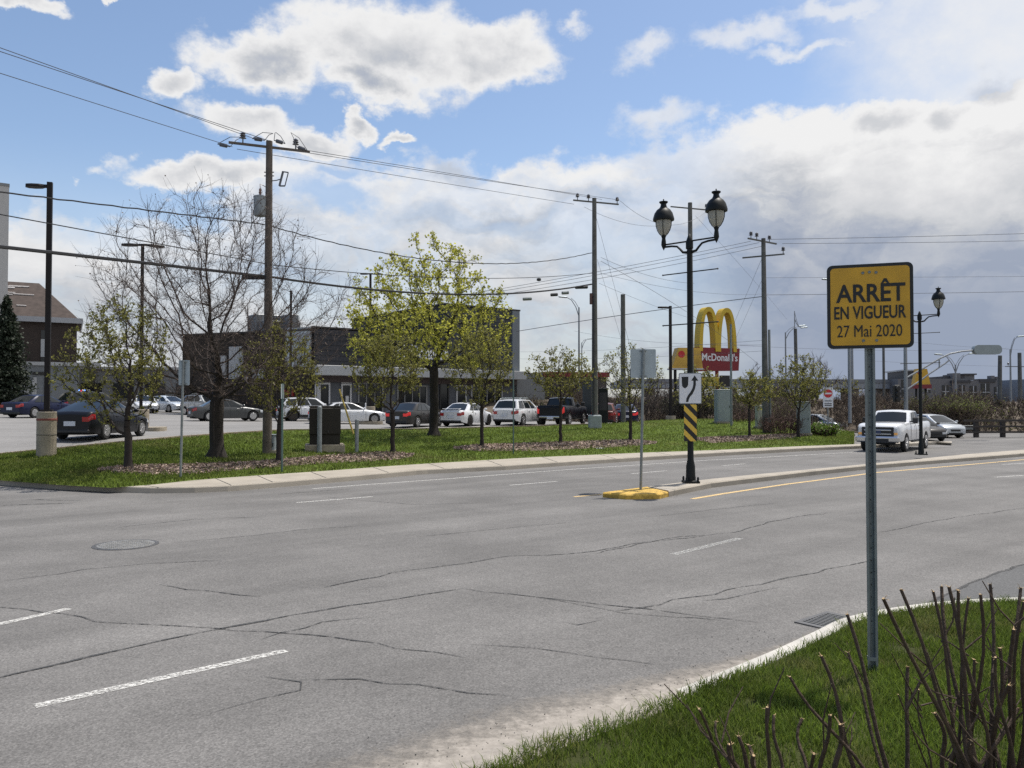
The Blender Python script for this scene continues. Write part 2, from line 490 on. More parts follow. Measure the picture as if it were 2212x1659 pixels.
# ground sheet to the horizon
g = MB(); g.grid([[(X, Y, -0.03) for X in (-900, -200, -60, 60, 200, 900)] for Y in (-300, -40, 40, 200, 600, 1500)])
struct(g.build("ground", M_SOIL))
# asphalt of boulevard and crossing
g = MB(); g.grid([[(X, Y, 0.0) for X in np.linspace(-75, 95, 18)] for Y in np.linspace(-12, 76, 10)])
struct(g.build("road", M_ROAD)); collect(g)

KB = [(-900, 1000), (-300, 1027), (-100, 1040), (0, 1048), (120, 1057), (240, 1063), (330, 1066), (410, 1065), (500, 1061), (600, 1053), (713, 1043), (830, 1032.5), (912, 1024.5),
      (1097, 1015), (1152, 1011), (1383, 995.5), (1536, 986), (1734, 974.7), (1845, 969.8), (1960, 964), (2056, 958.5)]
SB = [(-900, 990), (-300, 1017), (-100, 1030), (0, 1037.5), (120, 1047), (240, 1053.5), (330, 1047), (410, 1038), (500, 1031), (600, 1024), (713, 1016.5), (830, 1007.5), (912, 1002),
      (1097, 991), (1152, 988), (1383, 978), (1536, 972.5), (1734, 963.5), (1845, 959.5), (1960, 951), (2056, 956.5)]
xs = sorted(set(list(range(-300, 2056, 24)) + [-900, 2056]))
# sidewalk with its kerb face
g = MB(); rows = [[], [], [], []]
for x in xs:
    a, b = gz(x, interp(KB, x)), gz(x, interp(SB, x), .15)
    n = (b - a).normalized()
    a2 = a + n * .025; rows[0].append((a.x, a.y, -.01)); rows[1].append((a2.x, a2.y, .125))
    a3 = a + n * .05; rows[2].append((a3.x, a3.y, .15)); rows[3].append(tuple(b))
g.grid(rows); sw = struct(g.build("sidewalk", M_CONC, smooth=False)); collect(g)
# joints between the sidewalk slabs
g = MB()
for x in (345, 500, 590, 705, 840, 960, 1085, 1205, 1330, 1450, 1570, 1690, 1800):
    a, b = gz(x, interp(KB, x)), gz(x - 60 + 26, interp(SB, x - 34), .15)
    a = Vector((a.x, a.y, 0)); n = (b - a); n.z = 0; n.normalize(); t = Vector((-n.y, n.x, 0)) * .014
    p = [a + n * .06, Vector((b.x, b.y, 0))]
    g.add([(q.x + sg * t.x, q.y + sg * t.y, .154) for q in p for sg in (-1, 1)], [(0, 1, 3, 2)])
struct(g.build("sidewalk_joints", M_CRACK))

# bank of lawn between sidewalk and parking lot
BB = [(-900, 986), (-300, 985), (0, 983), (150, 968), (260, 957), (390, 945), (500, 937), (610, 930), (750, 929), (900, 928), (1100, 923), (1280, 917), (1440, 907), (1560, 904), (1700, 911), (1845, 934)]
BD = [(1100, 47.3), (1280, 50), (1440, 54), (1560, 57), (1700, 55), (1845, 49)]
bx = sorted(set(list(range(-300, 1845, 20)) + [-900, 1845]))
NB = 26; back = []
cols = []
for x in bx:
    f = gz(x, interp(SB, x), .15)
    b = lot_pt(x, interp(BB, x)) if x <= 1100 else at(x, interp(BB, x), interp(BD, x))
    back.append(b); col = []
    for j in range(NB + 1):
        t = j / NB; z = lerp(f.z, b.z, t ** .92)
        p = f.lerp(b, t); k = math.sin(t * math.pi)
        z += k * (.03 * math.sin(p.x * .9 + p.y * .5) + .02 * math.sin(p.x * 2.1 - p.y * 1.3))
        col.append((p.x, p.y, z))
    cols.append(col)
def grass_mat(name, c, dry, sc):
    m = bpy.data.materials.new(name); m.use_nodes = True; nt = m.node_tree; N, Lk = nt.nodes.new, nt.links.new
    b = nt.nodes["Principled BSDF"]; b.inputs["Roughness"].default_value = .9; b.inputs["Specular IOR Level"].default_value = .15
    tc = N("ShaderNodeTexCoord")
    def nz(s, d):
        n = N("ShaderNodeTexNoise"); n.inputs["Scale"].default_value = s; n.inputs["Detail"].default_value = d; n.inputs["Roughness"].default_value = .65
        Lk(tc.outputs["Object"], n.inputs["Vector"]); return n.outputs["Fac"]
    r = N("ShaderNodeValToRGB"); Lk(nz(sc, 8), r.inputs[0]); e = r.color_ramp.elements
    e[0].position, e[0].color = .30, (*[k * .5 for k in c], 1); e[1].position, e[1].color = .70, (*[k * 1.35 for k in c], 1)
    x = N("ShaderNodeMix"); x.data_type = 'RGBA'
    mr = N("ShaderNodeMapRange"); mr.inputs[1].default_value = .56; mr.inputs[2].default_value = .72; mr.inputs[4].default_value = .75; Lk(nz(sc * .28, 5), mr.inputs[0])
    Lk(mr.outputs[0], x.inputs[0]); Lk(r.outputs[0], x.inputs[6]); x.inputs[7].default_value = (*dry, 1); Lk(x.outputs[2], b.inputs["Base Color"])
    bp = N("ShaderNodeBump"); bp.inputs["Strength"].default_value = .8; bp.inputs["Distance"].default_value = .05
    Lk(nz(22, 4), bp.inputs["Height"]); Lk(bp.outputs[0], b.inputs["Normal"])
    return m
M_LAWN = grass_mat("lawn_turf", (0.090, 0.130, 0.020), (0.10, 0.10, 0.035), 1.6)
g = MB(); g.grid(cols); lawn = struct(g.build("lawn_bank", M_LAWN, smooth=True)); collect(g)
# concrete lip along the parking lot
M_LIP = mat("lot_kerb", (0.24, 0.19, 0.145), .9, var=.25, vscale=2)
g = MB(); rows = [[], [], [], []]
for i, (x, b) in enumerate(zip(bx, back)):
    if x < -300 or x > 1300: continue
    d = (back[min(i + 1, len(back) - 1)] - back[i - 1]); n = Vector((d.y, -d.x, 0)).normalized()    # towards the lawn
    if n.y > 0 and x > 500: n = -n
    rows[0].append((b.x + n.x * .10, b.y + n.y * .10, b.z - .12)); rows[1].append((b.x + n.x * .09, b.y + n.y * .09, b.z + .07))
    rows[2].append((b.x - n.x * .09, b.y - n.y * .09, b.z + .07)); rows[3].append((b.x - n.x * .10, b.y - n.y * .10, b.z - .2))
g.grid(rows); struct(g.build("lot_kerb", M_LIP))
# parking lot surface
g = MB(); rows = []
for x, b in zip(bx, back):
    if x > 1700: break
    col = []; h = Vector((b.x, b.y, 0)).normalized()
    for j, t in enumerate((-.06, 1.5, 3, 5, 8, 12, 18, 26, 40, 60, 90)):
        p = Vector((b.x, b.y, 0)) + h * t; z = lot_z(p.x, p.y)
        if x > 1100: z = lerp(b.z - .06, z, min(1, j / 4))
        col.append((p.x, p.y, z))
    rows.append(col)
g.grid(rows); struct(g.build("parking_lot", M_LOT, smooth=True)); collect(g)

# planted median with kerb, and its yellow nose
MN = [(1445, 1073), (1536, 1054), (1620, 1043.5), (1750, 1027.5), (1893, 1012), (2085, 996.5), (2212, 986), (2500, 968)]
MF = [(1400, 1050.5), (1474, 1041), (1536, 1034), (1620, 1025.5), (1700, 1018), (1893, 1000), (2084, 981), (2212, 971), (2500, 955)]
def slab(name, near, far, h, m):
    """near: points at road level seen along the near edge; far: points on the far top edge"""
    g = MB(); N = [gz(x, y) for x, y in near]; F = [gz(x, y, h) for x, y in far]
    poly = [Vector((p.x, p.y, 0)) for p in N] + [Vector((p.x, p.y, 0)) for p in reversed(F)]
    n = len(poly); c = sum(poly, Vector()) / n
    ins = []
    for i, p in enumerate(poly):
        e = (poly[(i + 1) % n] - poly[i - 1]).normalized(); q = Vector((-e.y, e.x, 0)); ins.append(p + q * .03)
    vs = [(p.x, p.y, -.01) for p in poly] + [(p.x, p.y, h - .03) for p in poly] + [(p.x, p.y, h) for p in ins]
    fs = []
    for i in range(n):
        j = (i + 1) % n; fs += [(i, j, n + j, n + i), (n + i, n + j, 2 * n + j, 2 * n + i)]
    fs += [tuple(2 * n + k for k in t) for t in tessellate_polygon([[Vector((p.x, p.y, 0)) for p in ins]])]
    g.add(vs, fs); collect(g)
    return struct(g.build(name, m))
slab("median", MN, MF, .15, M_CONC)
slab("median_nose", [(1302, 1074.5), (1352, 1079), (1425, 1078), (1444, 1073.3)], [(1303, 1063), (1330, 1059.5), (1398, 1051)], .125, M_YNOSE)

# near lawn with its kerb
NK = [(700, 1810), (900, 1738), (1000, 1700), (1122, 1646), (1248, 1599), (1399, 1546), (1515, 1498), (1656, 1438), (1752, 1392), (1818, 1360), (1903, 1340), (2004, 1325), (2105, 1316.5), (2212, 1312), (2420, 1306), (2700, 1302)]
NP = [gz(x, y) for x, y in NK]
NP = [NP[0] + (NP[0] - NP[1]) * 4] + NP + [NP[-1] + (NP[-1] - NP[-2]) * 8]
def off(P, d):
    out = []
    for i, p in enumerate(P):
        e = (P[min(i + 1, len(P) - 1)] - P[max(i - 1, 0)]); e.z = 0; e.normalize(); out.append(p + Vector((e.y, -e.x, 0)) * d)
    return out
def dense(P, n=6):
    out = []
    for i in range(len(P) - 1):
        p0, p1, p2, p3 = P[max(i - 1, 0)], P[i], P[i + 1], P[min(i + 2, len(P) - 1)]
        for k in range(n):
            t = k / n; out.append(.5 * ((2 * p1) + (p2 - p0) * t + (2 * p0 - 5 * p1 + 4 * p2 - p3) * t * t + (3 * p1 - p0 - 3 * p2 + p3) * t ** 3))
    return out + [P[-1]]
ND = dense(NP)
NLZ = .12
g = MB(); k0, k1, k2 = ND, off(ND, .02), off(ND, .17)
g.grid([[(p.x, p.y, -.01) for p in k0], [(p.x, p.y, NLZ - .025) for p in k0], [(p.x, p.y, NLZ) for p in k1], [(p.x, p.y, NLZ + .002) for p in k2], [(p.x, p.y, NLZ - .06) for p in off(ND, .175)]])
struct(g.build("near_kerb", M_KERB))
M_NLAWN = grass_mat("near_turf", (0.050, 0.058, 0.018), (0.13, 0.105, 0.06), 3.0)
g = MB(); rows = [[(p.x, p.y, NLZ - .012) for p in off(ND, .165)]]
def near_z(p): return NLZ + .03 * math.sin(p.x * 1.3) * math.sin(p.y * 1.1)
for j in range(1, 15):
    t = j / 14; row = []
    for p in off(ND, .165):
        q = Vector((p.x, p.y, 0)).lerp(Vector((9 * t + p.x * .3, -6 + .02 * p.x, 0)), t ** 1.6)
        row.append((q.x, q.y, NLZ - .012 + min(1, t * 6) * .03 * math.sin(q.x * 1.3) * math.sin(q.y * 1.1)))
    rows.append(row)
g.grid(rows); struct(g.build("near_lawn", M_NLAWN, smooth=True)); collect(g)
# washed sand lying in the gutter
def sand_mat():
    m = bpy.data.materials.new("gutter_sand"); m.use_nodes = True; nt = m.node_tree; N, Lk = nt.nodes.new, nt.links.new
    b = nt.nodes["Principled BSDF"]; b.inputs["Roughness"].default_value = .95
    tc = N("ShaderNodeTexCoord"); at_ = N("ShaderNodeAttribute"); at_.attribute_name = "edge"
    n = N("ShaderNodeTexNoise"); n.inputs["Scale"].default_value = 9; n.inputs["Detail"].default_value = 9; n.inputs["Roughness"].default_value = .75; Lk(tc.outputs["Object"], n.inputs["Vector"])
    r = N("ShaderNodeValToRGB"); Lk(n.outputs["Fac"], r.inputs[0]); e = r.color_ramp.elements
    e[0].color, e[1].color = (.20, .18, .155, 1), (.37, .335, .295, 1); e[0].position, e[1].position = .3, .7
    Lk(r.outputs[0], b.inputs["Base Color"])
    a = N("ShaderNodeMath"); a.operation = 'MULTIPLY_ADD'; a.use_clamp = True; Lk(n.outputs["Fac"], a.inputs[0]); a.inputs[1].default_value = 1.5
    s = N("ShaderNodeMath"); s.operation = 'MULTIPLY_ADD'; Lk(at_.outputs["Fac"], s.inputs[0]); s.inputs[1].default_value = 1.9; s.inputs[2].default_value = -1.35
    Lk(s.outputs[0], a.inputs[2]); Lk(a.outputs[0], b.inputs["Alpha"])
    return m
sub = [p for p in ND if p.y > 2 and p.x < 3.3]
g = MB(); rows = []; vals = []
for d, z, val in ((.21, NLZ - .012, .80), (.17, NLZ + .014, 1.0), (.0, NLZ + .014, 1.0), (-.06, .09, 1.0), (-.16, .025, 1.0), (-.26, .006, .95), (-.45, .005, .74), (-.72, .005, .45), (-1.15, .005, .0)):
    row = []
    for p in sub:
        q = off(sub, d)[sub.index(p)]; f = max(0, min(1, (p.x - 1.15) / 1.1)); k = 1 - .75 * max(0, min(1, (p.x - .6) / 2.2))
        if d < -.1: q = p.lerp(q, k)
        zz = z
        if d > -.1: zz = lerp(z, -.03, f)
        row.append((q.x, q.y, zz)); vals.append(val * (1 - .2 * max(0, min(1, (p.x - 1.4) / 1.6))))
    rows.append(row)
g.grid(rows); so = struct(g.build("gutter_sand", sand_mat(), fix=False))
ca = so.data.attributes.new("edge", 'FLOAT', 'POINT'); ca.data.foreach_set("value", vals)

# ------------------------------------------------------------------ markings and cracks
def strip(g, pts, w, z, jit=0.0, seed=0):
    rn = random.Random(seed); P = []
    for a, b in zip(pts, pts[1:]):
        n = max(1, int((b - a).length / .25)) if jit else 1
        P += [a.lerp(b, k / n) for k in range(n)]
    P.append(pts[-1]); rows = [[], []]
    for i, p in enumerate(P):
        e = (P[min(i + 1, len(P) - 1)] - P[max(i - 1, 0)]); e.z = 0; e.normalize(); q = Vector((-e.y, e.x, 0))
        c = p + q * rn.uniform(-1, 1) * jit; ww = w * (rn.uniform(.45, 1.3) if jit else 1) / 2
        if jit and (i == 0 or i == len(P) - 1): ww *= .2
        rows[0].append((c.x - q.x * ww, c.y - q.y * ww, z)); rows[1].append((c.x + q.x * ww, c.y + q.y * ww, z))
    g.grid(rows)
def worn_paint(name, c, wear, sc=26.0):
    m = bpy.data.materials.new(name); m.use_nodes = True; nt = m.node_tree; N, Lk = nt.nodes.new, nt.links.new
    b = nt.nodes["Principled BSDF"]; b.inputs["Roughness"].default_value = .75; b.inputs["Base Color"].default_value = (*c, 1)
    tc = N("ShaderNodeTexCoord"); n = N("ShaderNodeTexNoise"); n.inputs["Scale"].default_value = sc; n.inputs["Detail"].default_value = 6; n.inputs["Roughness"].default_value = .8
    Lk(tc.outputs["Object"], n.inputs["Vector"]); r = N("ShaderNodeMapRange"); Lk(n.outputs["Fac"], r.inputs[0])
    r.inputs[1].default_value = wear - .06; r.inputs[2].default_value = wear + .10; Lk(r.outputs[0], b.inputs["Alpha"])
    return m
M_WORN = worn_paint("worn_white_paint", (.58, .57, .54), .47)
M_FAINT = worn_paint("faint_white_paint", (.50, .50, .48), .52)
M_WYEL = worn_paint("worn_yellow_paint", (.62, .44, .20), .40)
G2 = lambda L: [gz(x, y) for x, y in L]
g = MB()
for L in ([(75, 1526), (618, 1406)], [(-260, 1406), (150, 1315)], [(640, 1086), (805, 1073)], [(1100, 1048.5), (1203, 1040)], [(1363, 1023.5), (1440, 1017)], [(1560, 1006), (1610, 1002)], [(2150, 1031), (2212, 1027)], [(2165, 1003.5), (2300, 996)]):
    strip(g, G2(L), .11, .004)
struct(g.build("lane_dashes", M_WORN))
g = MB(); strip(g, G2([(1455, 1198), (1598, 1163)]), .14, .004); struct(g.build("faded_lane_dash", M_FAINT))
g = MB(); strip(g, G2([(675, 1056), (800, 1046.5), (960, 1035), (1097, 1024.5), (1250, 1013), (1400, 1003), (1540, 993.5), (1700, 985), (1850, 977)]), .13, .004); struct(g.build("edge_line", M_WORN))
g = MB(); strip(g, G2([(1240, 1073.5), (1300, 1068)]), .12, .004); strip(g, G2([(1495, 1078), (1560, 1067), (1700, 1046), (1810, 1032), (1893, 1021), (2085, 1004.5), (2212, 993), (2500, 974)]), .14, .004)
struct(g.build("yellow_lines", M_WYEL))
cr = MB(); S = 0
for w, j, L in (
    (.045, .018, [(-60, 1478), (120, 1437), (280, 1399), (500, 1354), (690, 1319), (860, 1293), (995, 1272)]), (.026, .03, [(995, 1272), (1100, 1284), (1300, 1306), (1460, 1324), (1640, 1345)]),
    (.022, .04, [(-40, 1308), (140, 1325), (200, 1345), (370, 1352), (560, 1366), (720, 1376), (860, 1400), (1010, 1423)]),
    (.022, .05, [(0, 1256), (180, 1232), (330, 1216), (480, 1212)]), (.03, .04, [(700, 1270), (850, 1238), (1000, 1217), (1100, 1202), (1260, 1195), (1400, 1170), (1530, 1157)]),
    (.024, .05, [(340, 1264), (480, 1280), (560, 1290)]), (.022, .06, [(450, 1540), (560, 1513), (650, 1492), (640, 1478), (560, 1467)]),
    (.022, .05, [(650, 1467), (780, 1464), (900, 1484), (1010, 1499), (1100, 1503)]), (.03, .06, [(1330, 1320), (1500, 1290), (1640, 1262), (1760, 1236), (1880, 1210)]),
    (.05, .02, [(1990, 1312), (2080, 1268), (2160, 1236), (2260, 1205)]), (.03, .06, [(1290, 1196), (1420, 1166), (1580, 1150), (1700, 1120), (1790, 1108)]),
    (.05, .03, [(-60, 1098), (20, 1091), (160, 1087)]), (.04, .03, [(60, 1079), (180, 1082)]), (.02, .04, [(250, 1140), (420, 1122), (560, 1117)]), (.02, .04, [(370, 1174), (520, 1160), (640, 1146), (780, 1136)]),
    (.02, .04, [(700, 1073), (800, 1083), (900, 1090), (1060, 1086)]), (.018, .04, [(1160, 1292), (1300, 1316), (1400, 1330), (1560, 1340)]), (.018, .05, [(1020, 1390), (1150, 1400), (1300, 1420), (1430, 1440)]),
    (.02, .05, [(900, 1160), (1000, 1150), (1120, 1138), (1240, 1128)]), (.016, .05, [(1210, 1345), (1250, 1352), (1300, 1338)]), (.022, .05, [(560, 1380), (700, 1345), (820, 1330)]),
    (.02, .05, [(1520, 1300), (1600, 1285), (1690, 1270)]), (.02, .05, [(1400, 1118), (1520, 1103), (1680, 1087)]), (.02, .04, [(1900, 1150), (2050, 1120), (2212, 1098)]), (.03, .03, [(600, 1068), (700, 1060), (770, 1056)])):
    S += 1; strip(cr, G2(L), w, .006, j, S)
struct(cr.build("road_cracks", worn_paint("crack_tar", (.040, .040, .040), .44, 7.0)))
# patched asphalt on the right beside the lawn
g = MB(); P = G2([(1985, 1316), (2080, 1268), (2165, 1235), (2280, 1200), (2600, 1110), (2900, 1280), (2212, 1306), (2105, 1314)])
g.add([(p.x, p.y, .003) for p in P], [tuple(t) for t in tessellate_polygon([[Vector((p.x, p.y, 0)) for p in P]])])
struct(g.build("asphalt_patch", asphalt("asphalt_dark", .10, .0, .06, .3)))
# parking bays painted on the lot
g = MB()
for x0, y0, x1, y1 in ((0, 925, 60, 921), (40, 935, 120, 929), (330, 903, 420, 899), (420, 915, 560, 908), (0, 912, 50, 910)):
    a, b = lot_pt(x0, y0), lot_pt(x1, y1); P = [a.lerp(b, k / 8) for k in range(9)]
    for p in P: p.z = lot_z(p.x, p.y)
    rows = [[(p.x, p.y - .06, p.z + .03) for p in P], [(p.x, p.y + .06, p.z + .03) for p in P]]
    g.grid(rows)
struct(g.build("bay_lines", M_FAINT))

BVH = BVHTree.FromPolygons(TRIS_V, TRIS)
def G(x, y):                      # where the ray through a place in the photo meets the ground
    h = BVH.ray_cast(Vector((0, 0, CAMZ)), ray(x, y).normalized())
    return h[0].copy() if h[0] else gz(x, y)
def gnd(X, Y):
    h = BVH.ray_cast(Vector((X, Y, 30)), Vector((0, 0, -1)))
    return h[0].z if h[0] else 0.0

# mulch beds lying on the lawn
M_MULCH = mat("mulch", (0.155, 0.112, 0.088), .95, var=.45, vscale=7, bump=1.0, bscale=18)
M_CHIP = mat("wood_chip", (0.30, 0.225, 0.185), .9, island=.55)
def bed(rows_):
    g = MB(); n = 9; top = [(x, a) for x, a, b in rows_]; bot = [(x, b) for x, a, b in rows_]; R_ = []
    X = np.linspace(rows_[0][0], rows_[-1][0], 40); smp = []
    for j in range(n + 1):
        row = []
        for x in X:
            p = G(x, lerp(interp(top, x), interp(bot, x), j / n)); edge = min(j, n - j) / n * 2; p.z += .012 + .05 * edge ** .5
            row.append(tuple(p))
        R_.append(row)
    g.grid(R_); struct(g.build("mulch_bed", M_MULCH, smooth=True))
    V, T = [], []
    for k in range(2600):
        i, j = random.random() * 38.99, random.random() * (n - .01)
        a = np.array(R_[int(j)][int(i)]); b = np.array(R_[int(j) + 1][int(i) + 1]); p = a + (b - a) * np.array([random.random(), random.random(), .5])
        d1 = rng.normal(size=3); d1[2] *= .35; d1 /= np.linalg.norm(d1); d2 = np.cross(d1, rng.normal(size=3)); d2 /= np.linalg.norm(d2)
        l, w = random.uniform(.03, .075), random.uniform(.012, .028); p = p + np.array([0, 0, .02]); o = len(V)
        V += [p - d1 * l - d2 * w, p + d1 * l - d2 * w, p + d1 * l + d2 * w, p - d1 * l + d2 * w]; T.append((o, o + 1, o + 2, o + 3))
    return V, T
CV, CT = [], []
for rows_ in ([(213, 1016.5, 1018.5), (260, 1008, 1024), (330, 1005, 1027), (430, 1003, 1024), (540, 999, 1014), (640, 990.5, 1006), (720, 984, 1000), (800, 977.5, 997), (860, 977, 993), (893, 984, 986)],
              [(980, 969, 970.5), (1030, 961, 975), (1150, 957.5, 974.5), (1280, 952.5, 968.5), (1370, 950, 964), (1418, 956.5, 958.5)],
              [(1488, 948.5, 950), (1540, 944.5, 957), (1620, 941.5, 953), (1700, 937.5, 948), (1770, 936.5, 938.5)]):
    v, t = bed(rows_); o = len(CV); CV += v; CT += [tuple(k + o for k in q) for q in t]
tag(raw_mesh("wood_chips", CV, CT, M_CHIP), "brown wood chips spread over the mulch beds", "mulch", kind="stuff")

# grass: blades as real geometry
M_BLADE = mat("grass_blade", (0.125, 0.178, 0.027), .55, island=.5, transl=.45, spec=.3, var=.35, vscale=1.2)
M_BLADE2 = mat("bank_grass_blade", (0.142, 0.187, 0.034), .6, island=.45, transl=.45, spec=.25, var=.4, vscale=.5)
def straw(m, straw_c, sc, lo, hi, amt):
    nt = m.node_tree; N, Lk = nt.nodes.new, nt.links.new; b = nt.nodes["Principled BSDF"]; src = b.inputs["Base Color"].links[0].from_socket
    tc = N("ShaderNodeTexCoord"); n = N("ShaderNodeTexNoise"); n.inputs["Scale"].default_value = sc; n.inputs["Detail"].default_value = 5; n.inputs["Roughness"].default_value = .65; Lk(tc.outputs["Object"], n.inputs["Vector"])
    g_ = N("ShaderNodeNewGeometry"); a = N("ShaderNodeMath"); a.operation = 'MULTIPLY_ADD'; Lk(g_.outputs["Random Per Island"], a.inputs[0]); a.inputs[1].default_value = .22; Lk(n.outputs["Fac"], a.inputs[2])
    r = N("ShaderNodeMapRange"); Lk(a.outputs[0], r.inputs[0]); r.inputs[1].default_value = lo; r.inputs[2].default_value = hi; r.inputs[4].default_value = amt
    x = N("ShaderNodeMix"); x.data_type = 'RGBA'; Lk(r.outputs[0], x.inputs[0]); Lk(src, x.inputs[6]); x.inputs[7].default_value = (*straw_c, 1); Lk(x.outputs[2], b.inputs["Base Color"])
    for nd in nt.nodes:
        if nd.type == 'BSDF_TRANSLUCENT': Lk(x.outputs[2], nd.inputs[0])
straw(M_BLADE, (.23, .20, .085), 1.6, .66, .86, .85); straw(M_BLADE2, (.22, .20, .075), .45, .64, .84, .7)
def blades(P, hmin, hmax, w, lean):
    n = len(P); a = rng.uniform(0, 2 * np.pi, n); h = rng.uniform(hmin, hmax, n); ww = w * rng.uniform(.6, 1.3, n)
    side = np.stack([np.cos(a), np.sin(a), np.zeros(n)], 1) * ww[:, None]
    b = rng.uniform(0, 2 * np.pi, n); ln = rng.uniform(.1, lean, n) * h
    tip = np.stack([np.cos(b) * ln, np.sin(b) * ln, h], 1); mid = tip * np.array([.35, .35, .6])
    V = np.stack([P - side, P + side, P + mid + side * .75, P + mid - side * .75, P + tip], 1).reshape(-1, 3)
    i = np.arange(n) * 5; T = np.concatenate([np.stack([i, i + 1, i + 2], 1), np.stack([i, i + 2, i + 3], 1), np.stack([i + 3, i + 2, i + 4], 1)])
    return V, T
kx = np.array([(p.x, p.y) for p in off(ND, .17)])
pts = []
bare = [(gz(1900 + 60, 1395, .12), .16), (gz(1690, 1438, .12), .0), (gz(1860, 1500, .12), 0), (gz(1310, 1610, .12), .06), (gz(1250, 1640, .12), .08), (gz(1620, 1520, .12), .10), (gz(1580, 1535, .12), .05)]
while len(pts) < 175000:
    X = rng.uniform(-1.5, 13, 60000); Y = rng.uniform(3.4, 9.6, 60000)
    X2 = X; yk = np.interp(X2, kx[:, 0], kx[:, 1]); ok = (Y < yk + .02)
    dens = np.clip(1.25 - (Y - 4.5) * .10, .5, 1) * np.where((np.abs(X / Y) < .75) & (Y > 4.3), 1, .28); ok &= rng.uniform(0, 1, 60000) < dens
    cl = np.sin(X * 5.1 + np.sin(Y * 3.3)) * np.sin(Y * 4.7 + np.cos(X * 2.9)); ok &= rng.uniform(-1.6, 1, 60000) < cl
    for c, r in bare:
        if r: ok &= ((X - c.x) ** 2 + (Y - c.y) ** 2 > (r * rng.uniform(.4, 1.3, 60000)) ** 2)
    pts += list(zip(X[ok], Y[ok]))
pts = np.array(pts[:175000]); Z = NLZ - .015 + .03 * np.sin(pts[:, 0] * 1.3) * np.sin(pts[:, 1] * 1.1)
V, T = blades(np.column_stack([pts, Z]), .035, .085, .0034, .9)
tag(raw_mesh("near_grass", V, T, M_BLADE), "short green grass covering the lawn corner in the foreground", "grass", kind="stuff")
# taller ragged tufts along the kerb
ed = [p for p in dense(off(ND, .15), 8) if 3.5 < p.y < 9.4 and -.4 < p.x < 6]
P = []
for k in range(3200):
    p = ed[rng.integers(0, len(ed))]; t_ = abs(math.sin(p.x * 7.3) * math.sin(p.x * 2.9 + 1))
    if rng.uniform() < (.25 + t_) * (1 if p.x < 1.7 else .22): P.append((p.x + rng.normal() * .035, p.y + rng.normal() * .035, NLZ - .01))
V, T = blades(np.array(P), .04, .105, .0034, 1.3)
tag(raw_mesh("kerb_tufts", V, T, M_BLADE), "ragged taller grass leaning over the near kerb", "grass", kind="stuff")
P = []
for k in range(420):
    p = sub[rng.integers(0, len(sub))]; d = abs(rng.normal()) * .35; q = off(sub, -d)[sub.index(p)] if k % 10 == 0 else p + (off(sub[:2], -1)[0] - sub[0]) * d; P.append((q.x, q.y, .012))
g = MB()
for x, y, z in P:
    if x < 2.6: s_ = random.uniform(.003, .008); g.box((x, y, z - .004), (s_, s_ * random.uniform(.6, 1.3), s_ * .8), rz=random.uniform(0, 3))
tag(g.build("gutter_grit", mat("grit_stone", (.12, .115, .11), .9, island=.6), fix=False), "loose dark grit lying in the sandy gutter", "grit", kind="stuff")
# bank grass
C = np.array(cols); sel = [i for i, x in enumerate(bx) if -60 < x]
ii = rng.integers(sel[0], sel[-1], 90000); jj = rng.integers(0, NB, 90000); u = rng.uniform(0, 1, (90000, 1)); v = rng.uniform(0, 1, (90000, 1))
P = (C[ii, jj] * (1 - u) + C[ii + 1, jj] * u) * (1 - v) + (C[ii, jj + 1] * (1 - u) + C[ii + 1, jj + 1] * u) * v
V, T = blades(P, .05, .11, .014, .9)
tag(raw_mesh("bank_grass", V, T, M_BLADE2), "green grass covering the bank below the parking lot", "grass", kind="stuff")

# far slope behind everything on the right
g = MB(); rows = []
for x in range(900, 2700, 60):
    col = []
    for k, (Y, hh) in enumerate(((61, 0.0), (66, .5), (74, 1.0), (90, 1.1), (130, .9))):
        p = at(x, 870, Y); ztop = zat(interp([(900, 868), (1500, 862), (1700, 862), (1900, 872), (2300, 872), (2700, 872)], x), Y)
        col.append((p.x, p.y, lerp(.0, ztop, hh) if k else -.02))
    rows.append(col)
g.grid(rows); struct(g.build("hillside", mat("hill_earth", (0.09, 0.07, 0.05), .95, var=.35, vscale=.5, bump=1, bscale=3), smooth=True)); HILL = BVHTree.FromPolygons([Vector(p) for p in g.v], g.f)
# ================================================================== STREET FURNITURE
M_GALV = mat("galvanised_steel", (0.215, 0.235, 0.235), .6, .35, var=.2, vscale=9)
M_ALU = mat("sign_back_aluminium", (0.36, 0.41, 0.43), .55, .35, var=.10, vscale=5)
M_IRON = mat("black_iron", (0.008, 0.010, 0.010), .5, spec=.25)
M_BROWNM = mat("bronze_paint", (0.014, 0.011, 0.011), .55, spec=.25)
M_GREYM = mat("grey_mast_paint", (0.24, 0.255, 0.27), .5, .2)
M_WOOD = mat("weathered_pole_wood", (0.12, 0.10, 0.085), .9, var=.3, vscale=3, bump=.6, bscale=14)
M_WOODG = mat("grey_pole_wood", (0.12, 0.118, 0.11), .9, var=.3, vscale=3, bump=.6, bscale=14)
M_PORC = mat("insulator_glaze", (0.10, 0.10, 0.11), .25)
M_CABLE = mat("black_cable", (0.025, 0.025, 0.028), .6)
M_WIRE = mat("bare_conductor", (0.10, 0.10, 0.11), .5, .3)
M_SIGNY = mat("sign_yellow", (0.64, 0.34, 0.014), .4, var=.16, vscale=7)
M_BLACK = mat("sign_black", (0.012, 0.012, 0.012), .5)
M_SIGNW = mat("sign_white", (0.72, 0.72, 0.74), .45)
M_RED = mat("sign_red", (0.55, 0.02, 0.025), .45)
M_GLASSL = mat("lantern_glass", (0.62, 0.61, 0.54), .25, transl=.55)
M_CONC2 = mat("old_concrete", (0.30, 0.26, 0.20), .9, var=.25, vscale=3, bump=.5, bscale=30)
